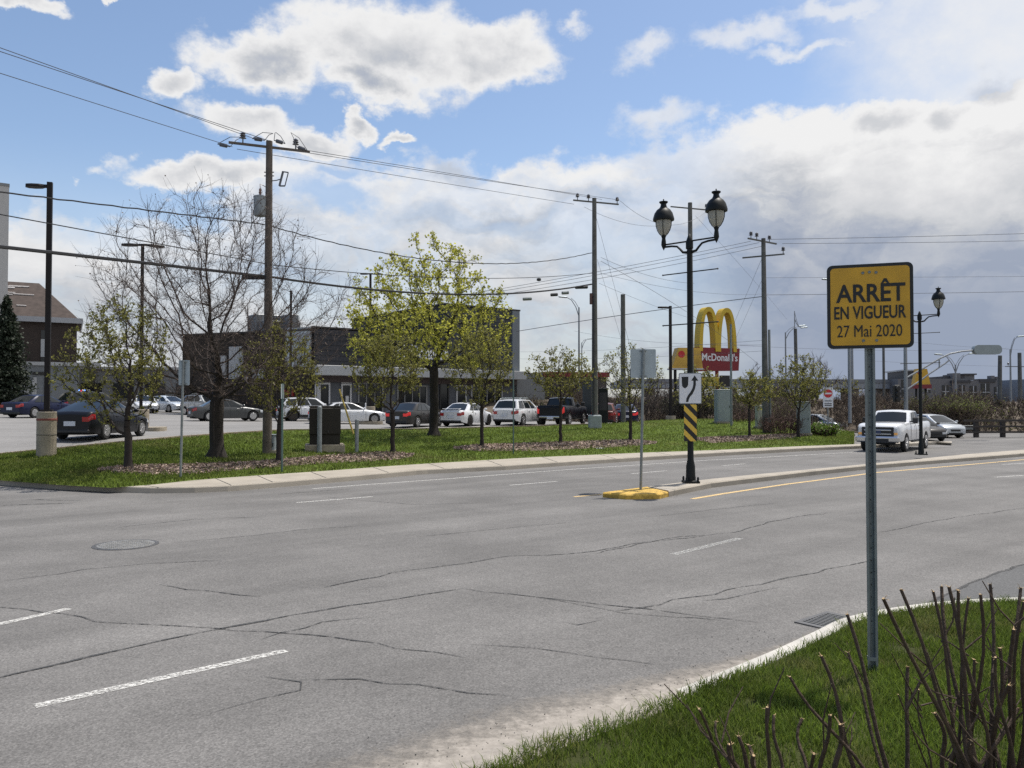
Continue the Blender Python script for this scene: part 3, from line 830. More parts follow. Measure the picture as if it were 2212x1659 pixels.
M_DIRT = mat("dry_wood_cut", (0.45, 0.30, 0.16), .8)

def rrect(w, h, r, n=5):
    P = []
    for cx, cz, a0 in ((w / 2 - r, h / 2 - r, 0), (-w / 2 + r, h / 2 - r, 90), (-w / 2 + r, -h / 2 + r, 180), (w / 2 - r, -h / 2 + r, 270)):
        for k in range(n + 1):
            a = R(a0 + 90 * k / n); P.append((cx + r * math.cos(a), cz + r * math.sin(a)))
    return P
def sh(P, dx, dz): return [(x + dx, z + dz) for x, z in P]
def hgt(p, y): return zat(y, p.y) - p.z           # height of photo row y above a foot point

# --- yellow stop-warning sign in the foreground
p = G(1886, 1452); p.z = NLZ - .02
th = -R(19); Hs, Ws = .66, .655
t = thing("warning_sign", "yellow sign announcing a new stop, on a galvanised post in the near lawn", "road sign", p, th)
zt, zb = hgt(p, 571), hgt(p, 753); zc, Hs = (zt + zb) / 2, zt - zb
pm = MB()
for a, b, c, d in ((-.026, .026, .03, .036), (-.026, -.020, 0, .035), (.020, .026, 0, .035), (-.040, -.024, -.002, .004), (.024, .040, -.002, .004)):
    pm.box(((a + b) / 2, (c + d) / 2, (zt - .02) / 2), (b - a, abs(d - c) + .002, zt - .02))
for k in range(26): pm.box((0, .0272, .3 + k * .1), (.007, .002, .010), 1)
pm.box((0, .017, .10), (.075, .05, .03), 0)
pm.build("post", [M_GALV, M_BLACK], t, rz=R(6))
b = MB(); b.prism(sh(rrect(Ws, Hs, .045), 0, zc), -.03, -.024); b.build("panel", M_ALU, t)
bo = MB(); bo.prism(sh(rrect(Ws - .004, Hs - .004, .043), 0, zc), -.0335, -.0305); bo.build("border", M_BLACK, t)
fc = MB(); fc.prism(sh(rrect(Ws - .055, Hs - .055, .03), 0, zc), -.037, -.034); fc.build("face", M_SIGNY, t)
lt = MB()
lettering(lt, "ARRÊT", .005, zc + .128, Ws * .80, .190, -.0385, .020)
lettering(lt, "EN VIGUEUR", .0, zc - .052, Ws * .83, .108, -.0385, .017)
lettering(lt, "27 Mai 2020", -.005, zc - .205, Ws * .75, .098, -.0385, .0)
lt.build("lettering", M_BLACK, t)
for dx, dz in ((-.05, .275), (0, .28), (.05, .275), (-.05, -.285), (.05, -.285)):
    bl = MB(); bl.lathe([(.0, -.0395), (.011, -.0425), (.013, -.0375)], (dx, 0, zc + dz), 8, axis='Y'); bl.build("bolt", M_GALV, t)

# --- twin-lantern street lamps on the median
def lantern_lamp(base, label, sc, rz):
    t = thing("street_lamp", label, "street lamp", base, rz, "black twin lantern lamps on the median", sc)
    m = MB(); m.lathe([(.17, 0), (.17, .05), (.13, .07), (.12, .45), (.085, .62), (.078, 1.2), (.072, 6.3), (.10, 6.32), (.10, 6.5), (.07, 6.58), (.03, 6.7), (.0, 6.72)], n=18)
    m.box((0, 0, .03), (.40, .40, .05), rz=R(45))
    for a in range(4): m.lathe([(.03, .0), (.03, .14), (.015, .17)], (.22 * math.cos(a * math.pi / 2), .22 * math.sin(a * math.pi / 2), 0), 8)
    m.build("pole", M_IRON, t, True)
    for s in (-1, 1):
        a = MB(); a.tube([(s * .07, 0, 6.52), (s * .80, 0, 6.52)], .022)
        a.tube([(s * .08, 0, 6.22), (s * .20, 0, 6.24), (s * .28, 0, 6.33), (s * .38, 0, 6.42), (s * .55, 0, 6.45), (s * .80, 0, 6.46)], [.04, .035, .03, .028, .028, .03])
        a.lathe([(.0, 6.36), (.04, 6.44), (.07, 6.52), (.062, 6.62), (.05, 6.70), (.06, 6.74), (.075, 6.78)], (s * .80, 0, 0), 12)
        a.build("arm", M_IRON, t, True)
        l = MB(); l.lathe([(.235, 7.19), (.29, 7.20), (.295, 7.24), (.28, 7.30), (.25, 7.40), (.19, 7.49), (.11, 7.55), (.085, 7.60), (.075, 7.66), (.12, 7.70), (.12, 7.725), (.02, 7.73), (.014, 7.77), (.02, 7.79), (.0, 7.81)], (s * .80, 0, 0), 20)
        l.build("lantern_hood", M_IRON, t, True)
        gl = MB(); gl.lathe([(.05, 6.79), (.10, 6.83), (.16, 6.93), (.195, 7.05), (.205, 7.19)], (s * .80, 0, 0), 20); lg = gl.build("lantern_glass", M_GLASSL, t, True)
        rb = MB()
        for k in range(4):
            a_ = R(25 + 90 * k); rb.tube([(s * .80 + r * math.cos(a_), r * math.sin(a_), z) for r, z in ((.065, 6.78), (.115, 6.83), (.172, 6.93), (.207, 7.05), (.216, 7.20))], .011, 5)
        rb.build("lantern_rib", M_IRON, lg)
    for z in (5.68, 4.28):
        for s in (-1, 1):
            r = MB(); r.tube([(s * .06, 0, z), (s * .82, 0, z)], .016, 6); r.lathe([(.0, -.03), (.03, 0), (.0, .03)], (s * .83, 0, z), 8); r.build("banner_rod", M_IRON, t)
    return t
L1 = G(1492, 1043); L1.z = .15
lantern_lamp(L1, "tall black twin lantern lamp carrying the keep-right sign on the median", 1.0, -R(42))
L2 = G(1990, 990.5); L2.z = .15
lantern_lamp(L2, "black twin lantern lamp farther along the median, partly behind the yellow sign", .885, -R(38))

# keep-right sign
dirc = Vector((-L1.x, -L1.y, 0)).normalized(); rz = math.atan2(dirc.y, dirc.x) + R(90)
q = L1 + dirc * .12
zt, zb = hgt(L1, 806) + L1.z, hgt(L1, 872.5) + L1.z
t = thing("keep_right_sign", "white keep-right sign with curved black arrow, on the near lantern lamp", "road sign", (q.x, q.y, (zt + zb) / 2), rz)
W_, H_ = .60, zt - zb
m = MB(); m.prism(rrect(W_, H_, .04), -.004, .006); m.build("panel", M_ALU, t)
m = MB()
outer, inner = rrect(W_ - .012, H_ - .012, .036), rrect(W_ - .032, H_ - .032, .03)
n_ = len(outer); m.add([(x, -.0065, z) for x, z in outer] + [(x, -.0065, z) for x, z in inner], [(i, (i + 1) % n_, n_ + (i + 1) % n_, n_ + i) for i in range(n_)]); m.build("border", M_BLACK, t)
m = MB(); m.prism(rrect(W_ - .02, H_ - .02, .03), -.006, -.0042); m.build("face", M_SIGNW, t)
sx, sz = W_ / 390.0, H_ / 525.0
def S_(L): return [((x - 970) * sx, (570 - y) * sz) for x, y in L]
m = MB(); m.prism(S_([(825, 372), (940, 372), (936, 500), (928, 530), (905, 555), (880, 568), (855, 555), (832, 525)]), -.0095, -.0065)
m.prism(S_([(1047, 350), (1108, 440), (1065, 438), (1068, 500), (1050, 580), (1012, 660), (965, 715), (943, 765), (938, 800), (897, 800), (905, 740), (935, 680), (975, 630), (1012, 560), (1024, 500), (1024, 438), (987, 440)]), -.0095, -.0065)
m.build("symbols", M_BLACK, t)
# hazard marker
zt, zb = hgt(L1, 873.5) + L1.z, hgt(L1, 953) + L1.z; W_, H_ = .335, zt - zb
t = thing("hazard_marker", "black and yellow striped hazard marker below the keep-right sign", "hazard marker", (q.x, q.y, (zt + zb) / 2), rz + R(4))
m = MB(); m.prism(rrect(W_, H_, .015), -.004, .005); m.build("panel", M_BLACK, t)
m = MB(); pit = H_ / 3.05
for k in range(-1, 5):
    z0 = H_ / 2 - k * pit + .16
    P = [(-W_ / 2, z0 - pit * .5), (-W_ / 2, z0 - pit), (W_ / 2, z0 - pit - W_ * 1.05), (W_ / 2, z0 - pit * .5 - W_ * 1.05)]
    def clip(P, s, lim):
        out = []
        for i in range(len(P)):
            a, b = P[i], P[(i + 1) % len(P)]; ia, ib = s * a[1] <= lim, s * b[1] <= lim
            if ia: out.append(a)
            if ia != ib: f = (s * lim - a[1]) / (b[1] - a[1]); out.append((lerp(a[0], b[0], f), s * lim))
        return out
    P = clip(P, 1, H_ / 2 - .003)
    if P: P = clip(P, -1, H_ / 2 - .003)
    if len(P) > 2: m.prism(P[::-1], -.0075, -.0045)
m.build("stripes", mat("marker_yellow", (.70, .46, .06), .5), t)

# --- signs seen from behind
def back_sign(x, yb, yt, ys, w, label, lean=0.0, tall=None, rz=0.0, panels=1):
    p = G(x, yb); t = thing("road_sign", label, "road sign", p, rz, None)
    h = hgt(p, yt); m = MB(); m.tube([(0, 0, -.05), (lean, 0, h)], .034, 10)
    m.build("post", M_GALV, t)
    zs = hgt(p, ys); hp = h - zs
    m = MB(); m.prism(sh(rrect(w, hp, .03), lean, (h + zs) / 2), .045, .052); m.build("panel", M_ALU, t)
    for z in (zs + .04, h - .04): m = MB(); m.box((lean, .028, z), (.16, .05, .03)); m.build("bracket", M_GALV, t)
    return t
back_sign(1384, 1058, 754, 816, .645, "square sign seen from behind, on a post in the yellow median nose", .085, rz=R(3))
back_sign(390, 1033, 778, 832, .33, "narrow sign seen from behind, on the post in front of the bare tree", .05, rz=R(-8))
def plain_post(x, yb, yt, label, r, m_, lean=0.0):
    p = G(x, yb); t = thing("sign_post", label, "post", p); h = hgt(p, yt)
    m = MB(); m.tube([(0, 0, -.05), (lean, 0, h)], r, 8); m.build("post", m_, t)
    m = MB(); m.box((lean, -.0, h - .25), (.012, .30, .45)); m.build("panel", M_ALU, t)
plain_post(609, 1019, 828, "thin green post with an edge-on sign beside the pole-side sapling", .033, mat("green_post", (.09, .14, .13), .5, .3))
plain_post(1109, 981, 796, "thin dark post with an edge-on sign at the kerb, left of the white suv", .03, mat("green_post", (.09, .14, .13), .5, .3))
def rod(x, yb, yt, label, name, r, m_, cat):
    p = G(x, yb); t = thing(name, label, cat, p); h = hgt(p, yt); m = MB(); m.tube([(0, 0, -.05), (0, 0, h)], r, 10); m.build("shaft", m_, t)
    m = MB(); m.lathe([(r, h), (r * 1.02, h + .01), (r * .6, h + .05), (0, h + .06)], n=10); m.build("cap", m_, t)
M_BOLL = mat("bollard_grey", (.23, .255, .27), .6, var=.2, vscale=5)
rod(690, 978, 880, "tall grey steel bollard in front of the dark utility box", "bollard", .085, M_BOLL, "bollard")
rod(770.5, 977, 908, "shorter grey steel bollard to the right of the dark utility box", "bollard", .075, M_BOLL, "bollard")
# guy guard leaning
p = G(764, 921 + 18); top = at(733, 841, p.y + .3)
t = thing("guy_guard", "yellow leaning guy-wire guard beside the shorter bollard", "cable guard", p)
m = MB(); m.tube([(0, 0, 0), tuple(top - p)], .045, 8); m.build("sleeve", mat("guard_yellow", (.50, .36, .09), .6, var=.2), t)

# --- dark utility box on plinth
p = G(702, 981); rzb = R(14)
t = thing("utility_box", "dark brown padmount utility box on a concrete plinth in the lawn", "utility box", at(702, 870, p.y + 1.15) * 1 - Vector((0, 0, CAMZ - p.z - .02)), rzb)
k = 1736 / p.y
M_BOX = mat("box_olive", (.020, .018, .014), .6, var=.15, spec=.3)
z0 = .30; z1 = hgt(p, 880)
m = MB(); m.box((0, 0, .12), (86 / k, 1.25, .36), bev=.03); m.build("plinth", M_CONC2, t)
m = MB(); m.box((0, .05, (z0 + z1) / 2), (66 / k, .95, z1 - z0), bev=.02); m.box((0, .05, z1 + .01), (69 / k, 1.0, .05), bev=.015); m.build("cabinet", M_BOX, t)
m = MB(); m.box((0, -.45, .30 + (z1 - z0) * .62), (68 / k, .12, (z1 - z0) * .70), bev=.02); m.build("hood", M_BOX, t)
m = MB(); m.box((.02, -.515, z0 + (z1 - z0) * .64), (.012, .012, (z1 - z0) * .6)); m.box((.12, -.52, z0 + .5), (.05, .03, .10)); m.build("latch", M_BLACK, t)

# --- parking lot lamps
def lot_lamp(x, yb, yp, ytop, pw, heads, label, band=False, Y=None, ph=None, head_len=.85):
    p = G(x, yb) if Y is None else at(x, yb, Y)
    t = thing("lot_lamp", label, "lamp post", p, 0, "parking lot lamp posts")
    h = hgt(p, ytop); hp = hgt(p, yp) if yp else .0; r = pw / 2
    if yp:
        m = MB(); m.lathe([(r * 1.0, -.3), (r, hp - .03), (r * .96, hp)], n=20); c = m.build("pedestal", M_CONC2, t)
        if band:
            m = MB(); m.lathe([(r + .003, hp - .29), (r + .008, hp - .28), (r + .008, hp - .23), (r + .003, hp - .22)], n=20); m.build("red_band", mat("faded_red_paint", (.20, .06, .045), .8, var=.4, vscale=5), c)
            m = MB(); m.lathe([(r * 1.0 + .004, hp * .47), (r + .008, hp * .47 + .012), (r + .004, hp * .47 + .024)], n=20); m.build("joint", M_CRACK, c)
    m = MB(); m.box((0, 0, (hp + h) / 2), (.155, .155, h - hp), rz=R(20)); m.box((0, 0, hp + .04), (.34, .34, .05), rz=R(20)); m.build("pole", M_BROWNM, t)
    for a, z in heads:
        m = MB(); L = head_len; c, s = math.cos(a), math.sin(a)
        P = [(.05, .05), (.20, .06), (.34, .17), (.60, .20), (.82, .14), (.88, .02)]
        sec = [P + [(u, -v) for u, v in reversed(P)]]
        vs = []
        for zz, f in ((h + z - .10, 1.0), (h + z - .045, 1.02), (h + z - .0, .86)):
            vs += [Vector((u * L * c - v * f * L * s, u * L * s + v * f * L * c, zz)) for u, v in sec[0]]
        n = len(sec[0]); fs = [tuple(range(n)), tuple(range(2 * n, 3 * n))]
        for q in range(2):
            for i in range(n): fs.append((q * n + i, q * n + (i + 1) % n, q * n + n + (i + 1) % n, q * n + n + i))
        m.add(vs, fs); m.build("lamp_head", M_BROWNM, t)
    return t
lot_lamp(100, 985, 889, 394, .58, [(R(186), -.08)], "tall dark lot lamp on a thick concrete pedestal with red band, far left", True)
lot_lamp(304, 921, 884, 527, .80, [(R(180), -.0), (R(40), .02)], "lot lamp with two heads standing behind the left sapling", head_len=1.25)
lot_lamp(799, 907, 878, 590, .80, [(R(178), 0), (R(4), 0)], "slim lot lamp rising behind the yellow-green maple", head_len=.9)
lot_lamp(627, 890, 0, 628, .3, [], "plain lot lamp pole above the shop's light grey panel", Y=57)
lot_lamp(1449, 908, 898, 661, .7, [(R(180), -.05)], "lot lamp with one head left of the tall lantern lamp", Y=56, head_len=1.0)
# islands under two of the lamps
def island(x0, x1, y0, y1, label):
    p = G((x0 + x1) / 2, y1); t = thing("traffic_island", label, "kerb island", p, R(10)); w = (x1 - x0) / 1736 * p.y
    m = MB(); m.prism(rrect(w, 1.6, .5), 0, .2, fn=lambda v: Vector((v.x, v.z + .8, v.y - .02))); m.build("kerb", M_CONC2, t)
island(308, 346, 921, 932, "small concrete island at the foot of the two-headed lot lamp")
island(770, 827, 909, 917, "small concrete island holding the bin and slim lot lamp")
# bin beside the slim lamp
p = G(771, 911); t = thing("litter_bin", "black litter bin on the island beside the slim lot lamp", "bin", p)
h = hgt(p, 870); m = MB(); m.lathe([(.40, .1), (.47, .15), (.50, h - .08), (.54, h - .06), (.54, h), (.0, h + .03)], n=4); m.build("body", M_IRON, t, rz=R(30))
p = G(792, 912); rod(789.5, 913, 872, "thin white marker stake beside the black litter bin", "marker_stake", .04, M_SIGNW, "stake")

# --- grey cabinet strapped to the first pole, and others
def cabinet(x, yb, yt, w, d, label, m_=None, rz=0.0, Y=None, name="electrical_cabinet"):
    p = G(x, yb) if Y is None else at(x, yb, Y); t = thing(name, label, "cabinet", p, rz); h = hgt(p, yt)
    m = MB(); m.box((0, d / 2, h / 2 - .05), (w, d, h + .1), bev=.03); m.build("body", m_ or M_ALU, t)
    m = MB(); m.box((0, d / 2, h + .01), (w + .05, d + .05, .04), bev=.015); m.build("lid", m_ or M_ALU, t)
    m = MB(); m.box((0, -.004, h * .52), (w * .84, .012, h * .82)); dr = m.build("door", m_ or M_ALU, t)
    m = MB(); m.box((w * .33, -.02, h * .5), (.03, .03, .14)); m.build("handle", M_BLACK, dr)
    m = MB(); m.box((0, d / 2, .06), (w + .16, d + .16, .16)); m.build("base", M_CONC2, t)
M_CAB = mat("cabinet_grey", (.27, .305, .315), .5, .1, var=.08)
cabinet(583.5, 981, 940, .30, .28, "small rounded grey cabinet at the foot of the transformer pole", mat("cabinet_blue_grey", (.22, .25, .28), .5))
cabinet(1565.5, 915, 842, .95, .7, "tall grey electrical cabinet right of the lantern lamp", M_CAB, R(4))
cabinet(1646, 926, 876, .55, .5, "pale cabinet fixed beside the third hydro pole", mat("cabinet_pale", (.36, .355, .31), .6), 0)
cabinet(1736, 941, 868, .75, .45, "grey traffic-signal cabinet behind the last sapling", M_CAB, R(-20))

# ================================================================== POLES AND WIRES
def insul(m, x, y, z, s=1.0): m.lathe([(.02 * s, 0), (.02 * s, .12 * s), (.10 * s, .14 * s), (.05 * s, .18 * s), (.09 * s, .21 * s), (.05 * s, .25 * s), (.08 * s, .27 * s), (.0, .33 * s)], (x, y, z), 10)
def hydro(x, yb, yt, rb, rt, label, arms=(), Y=None, m_=None, lean=0.0, group="wooden hydro poles", name="hydro_pole"):
    p = G(x, yb) if Y is None else at(x, yb, Y)
    t = thing(name, label, "utility pole", p, 0, group); h = hgt(p, yt)
    m = MB(); m.tube([(lean * k / 6, 0, -.3 if k == 0 else h * k / 6) for k in range(7)], [lerp(rb, rt, k / 6) for k in range(7)], 14); m.build("shaft", m_ or M_WOOD, t, True)
    for ya, x0, x1, dip, ins in arms:                       # crossarm seen between photo columns x0..x1, turned by dip
        za = hgt(p, ya); kx = p.y / 1736
        a = Vector(((x0 - x) * kx, -dip, za)); b = Vector(((x1 - x) * kx, dip, za))
        m = MB(); m.tube([a, b], .055, 4); ar = m.build("crossarm", m_ or M_WOOD, t)
        for f in ins: c = a.lerp(b, f); m = MB(); insul(m, c.x, c.y, c.z + .04, 1.25); m.build("insulator", M_PORC, ar, True)
    return t, p, h
t1, P1, H1 = hydro(577, 981, 305, .17, .115, "hydro pole with grey transformer can beside the bare tree", [(318, 500, 657, .55, (.17, .82))])
k1 = P1.y / 1736
m = MB(); z0, z1 = hgt(P1, 468), hgt(P1, 426); xx = (559.5 - 577) * k1
m.lathe([(.0, z0), (.20, z0), (.225, z0 + .04), (.225, z1 - .05), (.235, z1 - .04), (.235, z1), (.16, z1 + .03), (0, z1 + .04)], (xx, -.10, 0), 18); tr = m.build("transformer_can", mat("transformer_grey", (.27, .30, .32), .5, var=.15), t1, True)
m = MB(); m.lathe([(.04, z1 + .02), (.06, z1 + .05), (.04, z1 + .1), (.06, z1 + .14), (.04, z1 + .2), (.055, z1 + .24), (.03, z1 + .30)], (xx, -.08, 0), 10)
m.tube([(xx, -.08, z1 + .3), (xx - .02, -.06, z1 + .47), (xx + .1, -.02, z1 + .42), (xx + .28, 0, z1 + .3)], .012, 5); m.build("bushing", mat("bushing_brown", (.22, .12, .09), .4), tr, True)
m = MB(); m.box((xx + .22, 0, (z0 + z1) / 2), (.2, .08, .25)); m.tube([(xx - .22, -.1, z1 - .1), (xx - .29, -.1, z1 - .12), (xx - .30, -.1, z0 - .5)], .015, 5); m.build("bracket", M_GALV, tr)
# strain insulators and jumper loops at the crossarm
for x0, y0, x1, y1, jx, jy in ((470, 311, 497, 317, 524, 302), (545, 299, 572, 303, 590, 294), (640, 317, 664, 325, 628, 292), (592, 303, 616, 310, 596, 292)):
    m = MB(); A_, B_ = at(x0, y0, Y1_ := P1.y) - P1, at(x1, y1, P1.y) - P1; m.tube([A_, A_.lerp(B_, .15), A_.lerp(B_, .2), A_.lerp(B_, .75), A_.lerp(B_, .8), B_], [.02, .02, .07, .07, .02, .02], 8); m.build("strain_insulator", M_PORC, t1)
    J = at(jx, jy, P1.y) - P1; m = MB(); C_ = B_ if x0 > 600 else A_; m.tube([C_, C_.lerp(J, .5) + Vector((0, 0, .18)), J + Vector((0, 0, .1)), J.lerp(B_ if C_ is A_ else A_, .5) + Vector((0, 0, .12)), B_ if C_ is A_ else A_], .012, 5); m.build("jumper", M_WIRE, t1)
m = MB(); fx, fz = (612 - 577) * k1, hgt(P1, 390)
m.tube([(0, 0, fz - .02), (.3, -.1, fz - .02), (fx - .1, -.2, fz)], .02, 5); m.tube([(fx - .15, -.2, fz - .25), (fx - .02, -.2, fz + .28)], .04, 6); m.tube([(fx + .05, -.2, fz - .25), (fx + .17, -.2, fz + .24)], .02, 5)
m.tube([(fx - .15, -.2, fz - .25), (fx + .05, -.2, fz - .25)], .03, 5); m.tube([(fx - .02, -.2, fz + .27), (fx + .17, -.2, fz + .24)], .025, 5); m.build("fuse_cutout", M_PORC, t1)
m = MB()
for z in (372, 380): m.box((0, 0, hgt(P1, z)), (.36, .03, .03))
m.box((-.45, -.1, hgt(P1, 600)), (.95, .06, .16)); m.build("fitting", M_CABLE, t1)

t2, P2, H2 = hydro(1285, 925, 428, .19, .125, "hydro pole in a square concrete footing beyond the third sapling", [(437, 1238, 1340, .5, (.09, .33, .97))], m_=M_WOODG)
k2 = P2.y / 1736
m = MB(); m.box((0, 0, .30), (27 * k2, 27 * k2, .95), bev=.06); m.build("footing", mat("footing_grey", (.28, .31, .32), .8, var=.15), t2)
m = MB(); m.box((-.22, -.12, hgt(P2, 646)), (.16, .16, 24 * k2), bev=.02); m.build("meter_box", mat("red_brown_box", (.10, .05, .045), .6), t2)
m = MB(); m.tube([(-.10, -.19, .6), (-.08, -.17, hgt(P2, 640))], .06, 8); m.build("conduit", M_CABLE, t2)
t3, P3, H3 = hydro(1654, 935, 515, .19, .12, "hydro pole with two crossarms between the arches sign and yellow sign", [(521, 1610, 1690, .8, (.1, .3, .75)), (553, 1613, 1690, -.6, (.97,))], m_=M_WOODG, lean=-.05)
m = MB(); m.tube([(.28, .05, 0), (.26, .05, hgt(P3, 712))], .07, 8); m.build("conduit", M_GALV, t3)
hydro(1346.5, 912, 636, .16, .145, "short cut-off wooden pole behind the fourth sapling", Y=52, m_=M_WOODG, name="pole_stub")
t4, P4, H4 = hydro(1493, 905, 438, .22, .15, "tall hydro pole directly behind the near lantern lamp", [(450, 1448, 1535, .5, (.96,))], Y=57, m_=M_WOODG)
hydro(1722, 905, 710, .17, .15, "wooden pole carrying a small street light behind the bare roadside tree", Y=75, m_=M_WOODG, lean=-.1)
hydro(1836, 905, 752, .125, .11, "pale round steel pole below the left half of the yellow sign", Y=58, m_=M_GREYM, group="steel poles")
hydro(1910, 900, 752, .13, .12, "thin wooden pole below the right half of the yellow sign", Y=80, m_=M_WOODG)
hydro(2159, 890, 768, .20, .16, "thick wooden pole under the end of the signal arm", Y=72, m_=M_WOODG, lean=.12)
hydro(2204, 885, 762, .22, .18, "wooden pole with crossarm at the far right edge", [(792, 2168, 2240, .4, (.1, .9))], Y=85, m_=M_WOODG)
hydro(1580, 915, 700, .075, .06, "slim galvanised mast beside the tall grey cabinet", m_=M_GALV, group="steel poles", Y=P3.y + 4)

def cobra(x, yb, yt, Y, arms, label, r=.09, m_=None):
    p = at(x, yb, Y); t = thing("street_light", label, "street light", p, 0, "tall curved-arm street lights"); h = hgt(p, yt); k = Y / 1736
    m = MB(); m.tube([(0, 0, -.3), (0, 0, h)], [r * 1.3, r * .8], 10); m.build("pole", m_ or M_GREYM, t)
    for dx, dy in arms:                                     # head offset in photo units from pole top
        ex, ez = dx * k, dy * k
        a = MB(); pts = [(0, 0, h - .9), (ex * .25, 0, h - .9 + (ez + .9) * .5), (ex * .6, 0, h - .9 + (ez + .9) * .86), (ex, 0, h + ez)]
        a.tube(pts, [.05, .045, .04, .035], 6); pts2 = [(0, 0, h - .1), (ex * .3, 0, h + ez * .55), (ex * .62, 0, h + ez * .92)]; a.tube(pts2, .03, 5); a.build("arm", m_ or M_GREYM, t)
        b = MB(); s = 1 if ex > 0 else -1
        b.box((ex + s * .35, 0, h + ez + .03), (.85, .30, .16), bev=.06, ry=-s * R(5)); b.build("lamp_head", M_ALU, t)
cobra(1251, 872, 664, 78, [(-27, 22)], "curved-arm street light just left of the second hydro pole")
cobra(1257, 870, 740, 110, [(14, 8)], "distant curved-arm street light behind the second hydro pole", .08)
cobra(2065, 875, 788, 88, [(-30, 22), (30, 24)], "twin-arm street light in front of the grey commercial block", .10)
cobra(2184, 880, 755, 92, [(16, 28)], "curved-arm street light near the right edge", .10)
cobra(1698, 880, 718, 100, [(30, 14)], "street light with bowed truss arm beside the wooden pole", .10)
cobra(1842, 880, 598, 82, [(-48, -6)], "tall street light whose head shows left of the yellow sign", .10)
cobra(1718, 880, 672, 98, [(14, -36)], "thin mast with small lamp beyond the bare roadside tree", .06)

# signal mast with arm and sign box seen from behind
p = at(1958, 958, 50); p.z = 0; k = 50 / 1736
t = thing("signal_mast", "grey traffic-signal mast with a long curved arm and rounded sign box", "traffic signal", p)
Z = lambda y: hgt(p, y)
m = MB(); m.tube([(0, 0, 0), (0, 0, Z(735))], [.14, .10], 12); m.build("pole", M_GREYM, t)
m = MB()
m.tube([((x - 1958) * k, 0, Z(y)) for x, y in ((1958, 839), (1985, 824), (2016, 806), (2035, 795), (2055, 786), (2080, 781), (2104, 779))], .055, 8)
m.tube([((x - 1958) * k, 0, Z(y)) for x, y in ((1958, 865), (1990, 844), (2010, 829), (2030, 816), (2045, 806), (2051, 801))], .05, 8)
m.tube([((2031 - 1958) * k, 0, Z(797)), ((2031 - 1958) * k, 0, Z(814))], .04, 6); ar = m.build("arm", M_GREYM, t)
# photo rows of the arm are read against the sign box: shift the whole arm up to meet it
ar.location.z = (779 - 757) * k
m = MB(); w, h = 60 * k, 20 * k
m.prism(sh(rrect(w, h, .25), (2134 - 1958) * k, Z(755.5)), -.16, .16); m.build("sign_box", mat("sign_box_steel", (.24, .275, .285), .4, .5, var=.08), t)
m = MB(); m.box((-.65, -.1, Z(850)), (.34, .30, 1.05), bev=.03); m.box((-.35, 0, Z(850)), (.5, .06, .06)); sg = m.build("signal_head", M_BLACK, t)
m = MB()
for z in (-.32, 0, .32): m.tube([(-.65, -.24, Z(850) + z), (-.65, -.45, Z(850) + z - .02)], .13, 10)
m.build("visor", M_BLACK, sg)

# ---- wires
def wire(label, a, b, mid, r, m_=None, n=20, name="power_line", twist=0.0):
    A, B = at(*a), at(*b); Yc = (A.y + B.y) / 2; C = (A + B) / 2
    sag = 0.0 if mid is None else zat(mid, Yc) - C.z
    m = MB(); pts = []
    for k in range(n + 1):
        t_ = k / n; p = A.lerp(B, t_); p.z += 4 * sag * t_ * (1 - t_)
        if twist: p.z += twist * math.sin(k * 2.6); p.x += twist * math.cos(k * 2.6)
        pts.append(p - A)
    m.tube(pts, r, 5, cap=False)
    o = m.build(name, m_ or M_WIRE, None, True, loc=A)
    return tag(o, label, "wire", "overhead wires")
Y1, Y2, Y3 = P1.y, P2.y, P3.y
def ext(x0, y0, x1, y1, x): return y0 + (y1 - y0) / (x1 - x0) * (x - x0)
for x1, y1, y0, lab in ((545, 298, 103, "highest conductor crossing the sky from the left edge to the transformer pole"), (578, 303, 111, "second conductor, just under the highest one, left of the transformer pole"), (502, 317, 158, "third conductor, lowest of the bare ones left of the transformer pole")):
    wire(lab, (-900, ext(0, y0, x1, y1, -900), 14), (x1, y1, Y1), None, .011)
wire("uppermost conductor between the first two hydro poles", (652, 323, Y1), (1300, 431, Y2), 388, .011)
wire("second conductor between the first two hydro poles", (640, 326, Y1), (1338, 432, Y2), 393, .011)
wire("lowest bare conductor between the first two hydro poles", (512, 322, Y1), (1240, 441, Y2), 396, .011)
wire("twisted black cable from the left edge to the transformer can", (-900, ext(0, 415, 560, 484, -900), 14), (572, 485, Y1), None, .022, M_CABLE, 40, twist=.012)
wire("twisted black cable sagging from the transformer pole over the maple", (580, 487, Y1), (1278, 546, Y2), 568, .022, M_CABLE, 60, twist=.012)
wire("thin cable crossing the bare tree at mid height", (-900, ext(0, 463, 576, 570, -900), 14), (576, 570, Y1), None, .016, M_CABLE)
wire("thin cable crossing the maple's upper crown", (578, 571, Y1), (1279, 590, Y2), 601, .016, M_CABLE)
wire("thick telecom cable from the left edge through the bare tree", (-900, ext(0, 533, 570, 597, -900), 14), (574, 597, Y1), None, .052, M_CABLE, name="telecom_cable")
wire("thick telecom cable from the transformer pole across the maple", (578, 597, Y1), (1278, 614, Y2), 636, .045, M_CABLE, name="telecom_cable")
